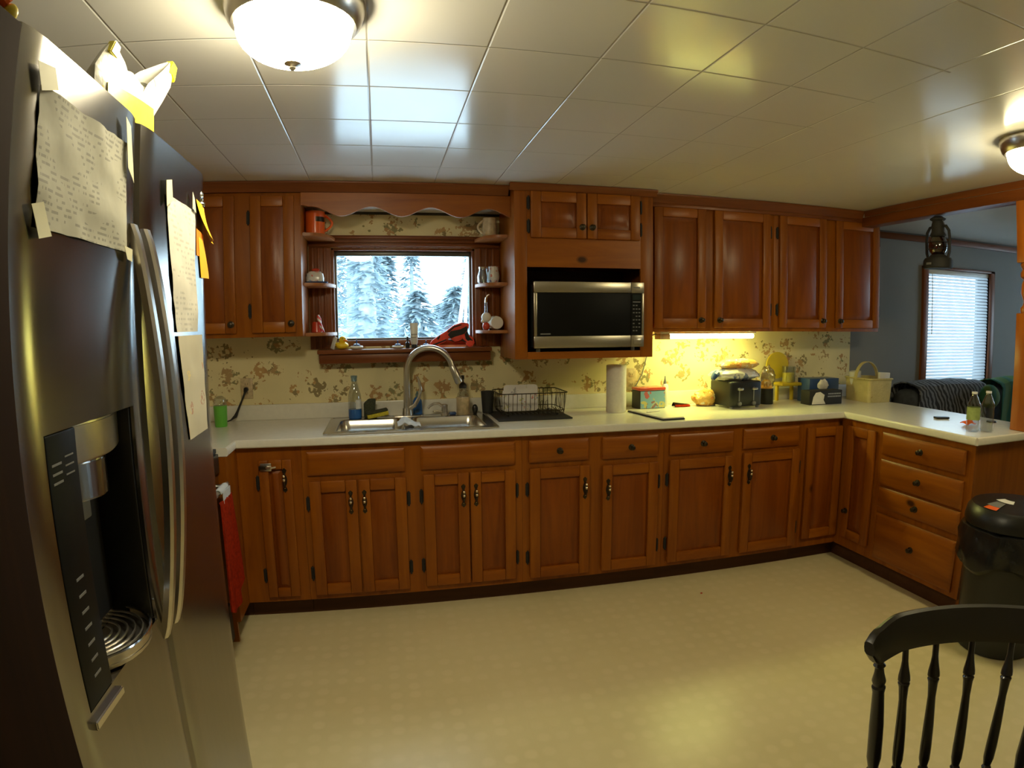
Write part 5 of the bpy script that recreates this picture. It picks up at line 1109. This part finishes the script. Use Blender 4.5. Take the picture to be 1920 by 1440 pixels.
MB().lathe([(0.080, 0), (0.084, 0.006), (0.082, 0.045), (0.074, 0.058), (0.052, 0.066), (0.040, 0.078), (0, 0.078)], (lx, ly, lz), 'blackmat', 28).box((lx - 0.0845, ly - 0.02, lz + 0.018), (lx - 0.080, ly + 0.014, lz + 0.03), 'grey', 0.001).build('font', ln)
MB().lathe([(0.034, 0.0785), (0.050, 0.10), (0.054, 0.13), (0.048, 0.16), (0.036, 0.182)], (lx, ly, lz), 'redglass', 24, cap=False).build('globe', ln)
MB().lathe([(0.040, 0.1825), (0.046, 0.19), (0.036, 0.21), (0.036, 0.25), (0.030, 0.27), (0.044, 0.278), (0.046, 0.284), (0.020, 0.300), (0, 0.301)], (lx, ly, lz), 'blackmat', 24).build('chimney_cap', ln)
for s in (-1, 1):
    MB().tube([(lx, ly + s * 0.070, lz + 0.055), (lx, ly + s * 0.082, lz + 0.09), (lx, ly + s * 0.084, lz + 0.16), (lx, ly + s * 0.078, lz + 0.21), (lx, ly + s * 0.058, lz + 0.238), (lx, ly + s * 0.036, lz + 0.240)], 0.0085, 'blackmat', 10).build('side_tube', ln)
MB().tube([(lx, ly - 0.05, lz + 0.24), (lx, ly - 0.03, lz + 0.285), (lx, ly, lz + 0.3045), (lx, ly + 0.03, lz + 0.285), (lx, ly + 0.05, lz + 0.24)], 0.0022, 'grey', 6).tube([(lx, ly, lz + 0.304), (lx, ly, 2.0597)], 0.0018, 'grey', 6).build('hanging_wire', ln)
mb = MB()
for z in (0.11, 0.15): mb.tube([(lx + 0.058 * math.cos(2 * PI * k / 24), ly + 0.058 * math.sin(2 * PI * k / 24), lz + z) for k in range(24)], 0.0018, 'blackmat', 5, True)
mb.build('globe_guard', ln)

# ------------------------------------------------------------------ trash can
tc = thing('trash_can', 'black lidded trash can with a plastic bag at the peninsula end', 'trash can', (2.76, -1.80, 0))
tx, ty_ = 2.765, -1.800
MB().lathe([(0.165, 0), (0.175, 0.006), (0.205, 0.56), (0.200, 0.56), (0.170, 0.012), (0, 0.012)], (tx, ty_, 0), 'black', 40).build('bin', tc)
def bagring(r, z, amp, k0): return [((r + amp * (noise.noise(Vector((3.2 * math.cos(2 * PI * k / 72), 3.2 * math.sin(2 * PI * k / 72), k0))) + 0.5 * noise.noise(Vector((9 * math.cos(2 * PI * k / 72), 9 * math.sin(2 * PI * k / 72), k0 + 2))))) * math.cos(2 * PI * k / 72) + tx, (r + amp * (noise.noise(Vector((3.2 * math.cos(2 * PI * k / 72), 3.2 * math.sin(2 * PI * k / 72), k0))) + 0.5 * noise.noise(Vector((9 * math.cos(2 * PI * k / 72), 9 * math.sin(2 * PI * k / 72), k0 + 2))))) * math.sin(2 * PI * k / 72) + ty_, z + 0.04 * amp / 0.02 * noise.noise(Vector((2.5 * math.cos(2 * PI * k / 72), 2.5 * math.sin(2 * PI * k / 72), k0 + 7)))) for k in range(72)]
bagm = plain('shiny_black_bag', (0.012, 0.012, 0.013), 0.22, 0, 0.3, 30)
MB().rings([bagring(0.207, 0.575, 0.006, 1), bagring(0.222, 0.57, 0.010, 1.4), bagring(0.232, 0.52, 0.018, 2), bagring(0.236, 0.47, 0.020, 2.6), bagring(0.238, 0.42, 0.022, 3.1), bagring(0.226, 0.40, 0.020, 3.3)], bagm, False, False).build('bag', tc)
MB().lathe([(0.208, 0.577), (0.216, 0.583), (0.216, 0.604), (0.208, 0.642), (0.190, 0.664), (0.10, 0.682), (0, 0.686)], (tx, ty_, 0), 'black', 40).build('lid', tc)
def onlid(u0, u1, a0, a1, m, nm_):
    def f(u, v):
        r = u0 + (u1 - u0) * v; a = a0 + (a1 - a0) * u
        z = 0.6895 - 0.022 * (r / 0.195) ** 2 if r < 0.195 else 0.666 - (r - 0.195) * 1.05
        return (tx + r * math.cos(a), ty_ + r * math.sin(a), z)
    MB().surf(f, 6, 4, m, 0.001).build(nm_, tc)
onlid(0.160, 0.190, 2.95, 3.30, 'orange', 'orange_label'); onlid(0.105, 0.158, 2.85, 3.30, 'grey', 'grey_label'); onlid(0.055, 0.095, 2.6, 3.6, 'cardwhite', 'white_label')

# ------------------------------------------------------------------ chair
ox, oy, Rc = 1.128, -3.040, 0.392
ex, ey = Vector((0.946, -0.326, 0)), Vector((0.326, 0.946, 0))
wc = thing('windsor_chair', 'black spindle-back wooden chair in the lower right corner', 'chair', (1.17, -2.93, 0))
def arc(deg, z, dr=0.0): a = math.radians(deg); return Vector((ox + (Rc + dr) * math.cos(a), oy + (Rc + dr) * math.sin(a), z))
mb = MB(); rg = []
n = 40
for k in range(n + 1):
    t = k / n; dg = 103.5 - 71.0 * t; s = abs(2 * t - 1)
    e = min(t, 1 - t) / 0.075
    top = 0.862 - 0.016 * (1 if s > 0.86 else max(0, (s - 0.62) / 0.24) ** 1.5 if s > 0.62 else 0)
    bot = 0.782 - 0.014 * max(0, (s - 0.6) / 0.4)
    if e < 1: mid = 0.815; g = math.sqrt(max(0.12, 1 - (1 - e) ** 2)); top = mid + (top - mid) * g; bot = mid + (bot - mid) * g
    th = 0.012
    lean = 0.012
    pr = []
    for q in range(12):
        a = 2 * PI * q / 12; cz = (top + bot) / 2 + (top - bot) / 2 * math.copysign(abs(math.sin(a)) ** 0.6, math.sin(a)); cr = th * math.copysign(abs(math.cos(a)) ** 0.6, math.cos(a)) + lean * (cz - 0.80) / 0.08
        pr.append(arc(dg, cz, cr))
    rg.append(pr)
mb.rings(rg, 'chair', True, True); mb.build('crest_rail', wc)
tops = [(1.071, -2.642), (1.142, -2.645), (1.224, -2.668), (1.296, -2.707), (1.363, -2.764)]
bots = [(1.116, -2.653), (1.163, -2.677), (1.217, -2.706), (1.281, -2.742), (1.344, -2.780)]
degs = [98, 87, 75.5, 63, 50, 38]
for i, dg in enumerate(degs):
    tp = arc(dg, 0.790)
    if i < 5: b = Vector((bots[i][0], bots[i][1], 0.5)); dlt = (b - Vector((tops[i][0], tops[i][1], 0.775))) / 0.275
    else: b = Vector((1.402, -2.826, 0.5)); dlt = (b - Vector((1.437, -2.801, 0.775))) / 0.275
    bt = b + dlt * 0.052; L_ = (bt - tp)
    k = 1.45 if i in (0, 5) else 1.0
    prof = [(0, .0065), (.10, .0068), (.14, .0085), (.20, .0125), (.225, .0130), (.235, .0108), (.245, .0128), (.27, .0105), (.36, .0085), (.55, .0110), (.70, .0122), (.78, .0118), (.83, .0085), (.845, .0115), (.87, .0085), (.92, .0105), (1.0, .0085)]
    if i in (0, 5): prof = [(0, .0062), (.06, .0065), (.075, .0098), (.09, .0068), (.13, .0080), (.18, .0112), (.21, .0090), (.225, .0112), (.26, .0095), (.5, .0118), (.75, .0122), (.84, .0085), (.86, .0115), (.9, .009), (1.0, .009)]; k = 1.3
    MB().tube([tp + L_ * a for a, r in prof], [r * k for a, r in prof], 'chair', 14).build('end_post' if i in (0, 5) else 'spindle', wc)
sc_ = Vector((1.262, -2.745, 0)) - ey * 0.165
def seatring(sc, z):
    out = []
    for k in range(40):
        a = 2 * PI * k / 40; x = 0.225 * math.copysign(abs(math.cos(a)) ** 0.75, math.cos(a)); y = 0.205 * math.copysign(abs(math.sin(a)) ** 0.8, math.sin(a))
        p = sc_ + ex * x * sc + ey * y * sc; out.append((p.x, p.y, z))
    return out
MB().rings([seatring(0.86, 0.412), seatring(0.97, 0.420), seatring(1.0, 0.435), seatring(0.98, 0.447), seatring(0.90, 0.449), seatring(0.6, 0.443), seatring(0.2, 0.440)], 'chair', True, True).build('seat', wc)
legs = []
for sx, sy in ((-1, 1), (1, 1), (-1, -1), (1, -1)):
    a = sc_ + ex * 0.13 * sx + ey * 0.12 * sy; b = sc_ + ex * 0.205 * sx + ey * (0.20 if sy > 0 else 0.185) * sy
    a.z, b.z = 0.4115, 0.0; legs.append((a, b))
    prof = [(0, .012), (.1, .014), (.2, .019), (.3, .014), (.33, .019), (.36, .014), (.6, .019), (.8, .015), (.84, .017), (1, .011)]
    MB().tube([a + (b - a) * q for q, r in prof], [r for q, r in prof], 'chair', 12).build('leg', wc)
for i, j in ((0, 2), (1, 3)):
    p0 = legs[i][0].lerp(legs[i][1], 0.55); p1 = legs[j][0].lerp(legs[j][1], 0.55); MB().tube([p0, p0.lerp(p1, 0.5), p1], [0.008, 0.012, 0.008], 'chair', 10).build('stretcher', wc)
p0 = (legs[0][0].lerp(legs[0][1], 0.55) + legs[2][0].lerp(legs[2][1], 0.55)) / 2; p1 = (legs[1][0].lerp(legs[1][1], 0.55) + legs[3][0].lerp(legs[3][1], 0.55)) / 2
MB().tube([p0, p0.lerp(p1, 0.5), p1], [0.008, 0.012, 0.008], 'chair', 10).build('stretcher', wc)

# ------------------------------------------------------------------ living room
def armchair(x, y, label, name='armchair', w=0.80):
    t = thing(name, label, 'armchair', (x, y, 0), 0, 'upholstered seats under the blind')
    MB().box((x - w / 2 + 0.14, y - 0.42, 0.10), (x + w / 2 - 0.14, y + 0.20, 0.46), 'sofa', 0.06, 4).build('seat', t)
    MB().box((x - w / 2 + 0.06, y + 0.205, 0.10), (x + w / 2 - 0.06, y + 0.42, 0.985), 'sofa', 0.08, 5).build('backrest', t)
    for s in (-1, 1): MB().box((x + s * (w / 2 - 0.135), y - 0.42, 0.06), (x + s * w / 2, y + 0.25, 0.64), 'sofa', 0.06, 4).build('arm', t)
    MB().box((x - w / 2 + 0.10, y - 0.36, 0.0), (x + w / 2 - 0.10, y + 0.36, 0.06), 'blackmat', 0.004).build('base', t)
armchair(3.98, -0.62, 'dark grey armchair behind the peninsula under the striped throw', w=0.92)
armchair(4.98, -0.62, 'dark grey armchair with green fleece right of the striped throw', w=0.86)
def throw(x0, x1, yc, zt_, m, name, label, drop, cat, seed):
    def f(u, v):
        x = x0 + (x1 - x0) * u + 0.02 * noise.noise(Vector((u * 4, v * 3, seed)))
        s = v * 2 - 1
        half = 0.118
        if abs(s) < 0.35: y = yc - 0.0 + s / 0.35 * half; z = zt_ + 0.012 * math.sin(PI * u) + 0.03 * math.cos(s / 0.35 * PI / 2)
        else:
            k = (abs(s) - 0.35) / 0.65; y = yc + math.copysign(half + 0.008 + 0.01 * abs(math.sin(9 * u + seed)), s); z = zt_ - drop * k
        return (x, y, z + 0.016 * noise.noise(Vector((u * 5, v * 4, seed + 3))) + 0.012)
    o = MB().surf(f, 30, 30, m, 0.008).build(name); tag(o, label, cat)
throw(3.63, 4.36, -0.308, 0.995, 'throw', 'striped_throw', 'black and grey striped throw draped over the armchair back', 0.33, 'blanket', 1.0)
throw(4.55, 5.10, -0.308, 0.995, 'greenthrow', 'green_fleece', 'green fleece blanket over the right armchair by the post', 0.35, 'blanket', 5.0)
o = MB().ball((4.305, -0.50, 0.930), (0.11, 0.05, 0.085), 'greenthrow', 20, RY(0.3)).build('green_cushion'); tag(o, 'small green cushion at the end of the striped throw', 'cushion')
o = MB().ball((4.60, -0.80, 0.66), (0.16, 0.09, 0.16), 'bluegrey', 20).build('grey_cushion')
bpy.data.objects.remove(o)

# ------------------------------------------------------------------ outdoors
struct(MB().surf(lambda u, v: (-26 + 60 * u, 0.2 + 60 * v, -0.55 + 0.02 * v * 60 * 0.4 + 0.35 * noise.noise(Vector((u * 9, v * 9, 0)))), 40, 40, 'snow'), 'ground_outside', recalc=False)
def tree(x, y, h, r, label, seed, m='bark', low=0.35, spread=0.28, n=500, leaf='needles', lean=0.0, group='trees outside the window', k=1.0):
    rnd = random.Random(seed); zb = -0.6 + 0.008 * y
    t = thing('tree', label, 'tree', (x, y, zb), 0, group)
    MB().tube([(x, y, zb), (x + lean * 0.3, y, zb + h * 0.35), (x + lean * 0.7, y, zb + h * 0.7), (x + lean, y, zb + h)], [r * 1.2, r, r * 0.7, r * 0.2], m, 12).build('trunk', t)
    if n:
        vs, fs = [], []
        for i in range(n):
            f = rnd.random() ** 0.8; z = zb + h * (low + (1 - low) * f); rad = h * spread * (1.05 - f) * math.sqrt(rnd.random()); a = rnd.random() * 2 * PI
            c = Vector((x + lean * (low + (1 - low) * f) + rad * math.cos(a), y + rad * math.sin(a), z - rad * 0.25)); s = rnd.uniform(0.10, 0.28) * k
            d = Vector((math.cos(a), math.sin(a), rnd.uniform(-0.7, 0.1))).normalized(); w = d.cross(Vector((rnd.uniform(-.3, .3), rnd.uniform(-.3, .3), 1))).normalized()
            b = len(vs); vs += [c - w * s * 0.4, c + d * s - w * s * 0.1, c + d * s * 1.6, c + w * s * 0.4]; fs.append((b, b + 1, b + 2, b + 3))
        MB().raw(vs, fs, leaf).build('foliage', t, recalc=False)
tree(-0.10, 8.5, 4.6, 0.20, 'thick pale trunk tree at the left of the window view', 1, 'bark', 0.18, 0.10, 700)
tree(-2.3, 12.5, 4.8, 0.14, 'pale evergreen at the left edge of the window view', 2, low=0.12, n=900)
tree(-0.9, 18.5, 5.6, 0.16, 'pale evergreen behind the thick pale trunk', 3, low=0.10, n=900, spread=0.2)
tree(1.35, 20.0, 5.0, 0.12, 'short pale evergreen left of the grey shed', 4, low=0.08, n=800)
tree(3.75, 17.0, 5.4, 0.15, 'pale evergreen at the right edge of the window view', 5, low=0.10, n=900, spread=0.2)
tree(4.6, 25.0, 5.5, 0.14, 'small pale evergreen right of the grey shed', 6, low=0.08, n=700)
tree(1.30, 7.0, 6.0, 0.035, 'slim bare birch leaning right in the window view', 7, 'birch', n=0, lean=0.75)
tree(1.62, 7.6, 6.0, 0.028, 'second slim bare birch at the right of the window view', 8, 'birch', n=0, lean=0.25)
for i, (x, y, h, lb) in enumerate(((-3.3, 17.2, 5.6, 'leftmost pale evergreen of the back row outside'), (-1.9, 24.0, 6.4, 'tall pale evergreen behind the left window edge'), (-0.2, 28.8, 6.4, 'far pale evergreen left of the bright gap'), (-0.9, 34.0, 7.2, 'farthest tall evergreen outside the window'), (5.7, 20.0, 6.0, 'tall pale evergreen right of the bright gap'), (7.4, 29.0, 6.8, 'farthest evergreen at the right outside'), (2.4, 15.0, 3.1, 'low young evergreen below the bright gap'), (3.1, 22.0, 3.4, 'low young evergreen right of the shed'), (1.15, 13.0, 2.9, 'low young evergreen left of the shed'))):
    tree(x, y, h, 0.16, lb, 60 + i, low=0.04, n=1100 if h > 5 else 520, spread=0.26 if h > 5 else 0.36, k=1.35)
for i, (x, h) in enumerate(((-3.6, 8.0), (-1.6, 7.4), (0.5, 8.2), (2.4, 3.6), (4.3, 3.2), (7.4, 7.6), (10.5, 8.4))):
    tree(x, 38.0 + 7.0 * (i % 2), h, 0.18, 'dense evergreen in the farthest row beyond the shed', 90 + i, low=0.02, n=1000, spread=0.17 if h > 5 else 0.4, k=2.4)
for i, (x, y, lb) in enumerate(((-0.9, 7.2, 'pale bush below the left part of the window'), (0.95, 10.2, 'pale bush below the middle of the window'), (1.85, 8.4, 'pale bush below the right part of the window'))):
    rnd = random.Random(40 + i); t = thing('bush', lb, 'bush', (x, y, -0.5), 0, 'bushes outside the window'); vs, fs = [], []
    for k in range(500):
        d = Vector((rnd.gauss(0, 1), rnd.gauss(0, 1), abs(rnd.gauss(0, 1)))).normalized(); c = Vector((x, y, -0.5)) + Vector((d.x * 0.8, d.y * 0.6, d.z * 1.95)) * rnd.uniform(0.5, 1.0); s = rnd.uniform(0.07, 0.16)
        w = d.orthogonal().normalized(); w = Matrix.Rotation(rnd.random() * 6, 3, d) @ w; b = len(vs)
        vs += [c - w * s * 0.4, c + (d + w * 0.5).normalized() * s, c + w * s * 0.5]; fs.append((b, b + 1, b + 2))
    MB().raw(vs, fs, 'needles').build('foliage', t, recalc=False); MB().tube([(x, y, -0.5), (x + 0.05, y, 0.6)], [0.03, 0.015], 'bark', 8).build('stem', t)
sh = thing('shed', 'small grey gable shed far outside the window', 'shed', (2.0, 25.0, -0.3))
MB().box((1.15, 24.2, -0.35), (2.75, 26.0, 1.35), 'shed').build('walls', sh)
MB().prism([(1.0, 1.351), (2.9, 1.351), (1.95, 1.98)], 'y', 24.1, 26.1, 'snow').build('roof', sh)

# ------------------------------------------------------------------ light, camera
w = bpy.data.worlds.new('overcast_sky'); S.world = w; w.use_nodes = True
bg = w.node_tree.nodes['Background']; bg.inputs['Color'].default_value = (0.63, 0.85, 1.0, 1); bg.inputs['Strength'].default_value = 8.0
cam = bpy.data.cameras.new('camera'); co = bpy.data.objects.new('camera', cam); COL.objects.link(co)
R_ = [[0.97701372, -0.21300737, -0.00848803], [0.02944635, 0.09541397, 0.99500205], [0.21113289, 0.9723806, -0.09949305]]
C_ = (0.15907455, -3.47976287, 1.42905108)
co.matrix_world = Matrix(((R_[0][0], R_[1][0], -R_[2][0], C_[0]), (R_[0][1], R_[1][1], -R_[2][1], C_[1]), (R_[0][2], R_[1][2], -R_[2][2], C_[2]), (0, 0, 0, 1)))
cam.type = 'PANO'; cam.panorama_type = 'FISHEYE_LENS_POLYNOMIAL'; cam.fisheye_fov = 3.0
cam.sensor_width = 36; cam.sensor_height = 27; cam.sensor_fit = 'HORIZONTAL'; cam.clip_start = 0.02
cam.fisheye_polynomial_k0 = 0.0
cam.fisheye_polynomial_k1 = -0.04749389; cam.fisheye_polynomial_k2 = 5.8302e-05; cam.fisheye_polynomial_k3 = 1.8561953e-05; cam.fisheye_polynomial_k4 = -4.6169e-07
S.camera = co
cy_ = S.cycles
cy_.max_bounces = 10; cy_.diffuse_bounces = 5; cy_.glossy_bounces = 4; cy_.transparent_max_bounces = 16; cy_.transmission_bounces = 6
cy_.sample_clamp_indirect = 6.0; cy_.blur_glossy = 0.5; cy_.caustics_reflective = False; cy_.caustics_refractive = False
S.view_settings.view_transform = 'Standard'; S.view_settings.look = 'None'; S.view_settings.gamma = 1.0; S.view_settings.exposure = 0.22
S.view_settings.use_curve_mapping = False
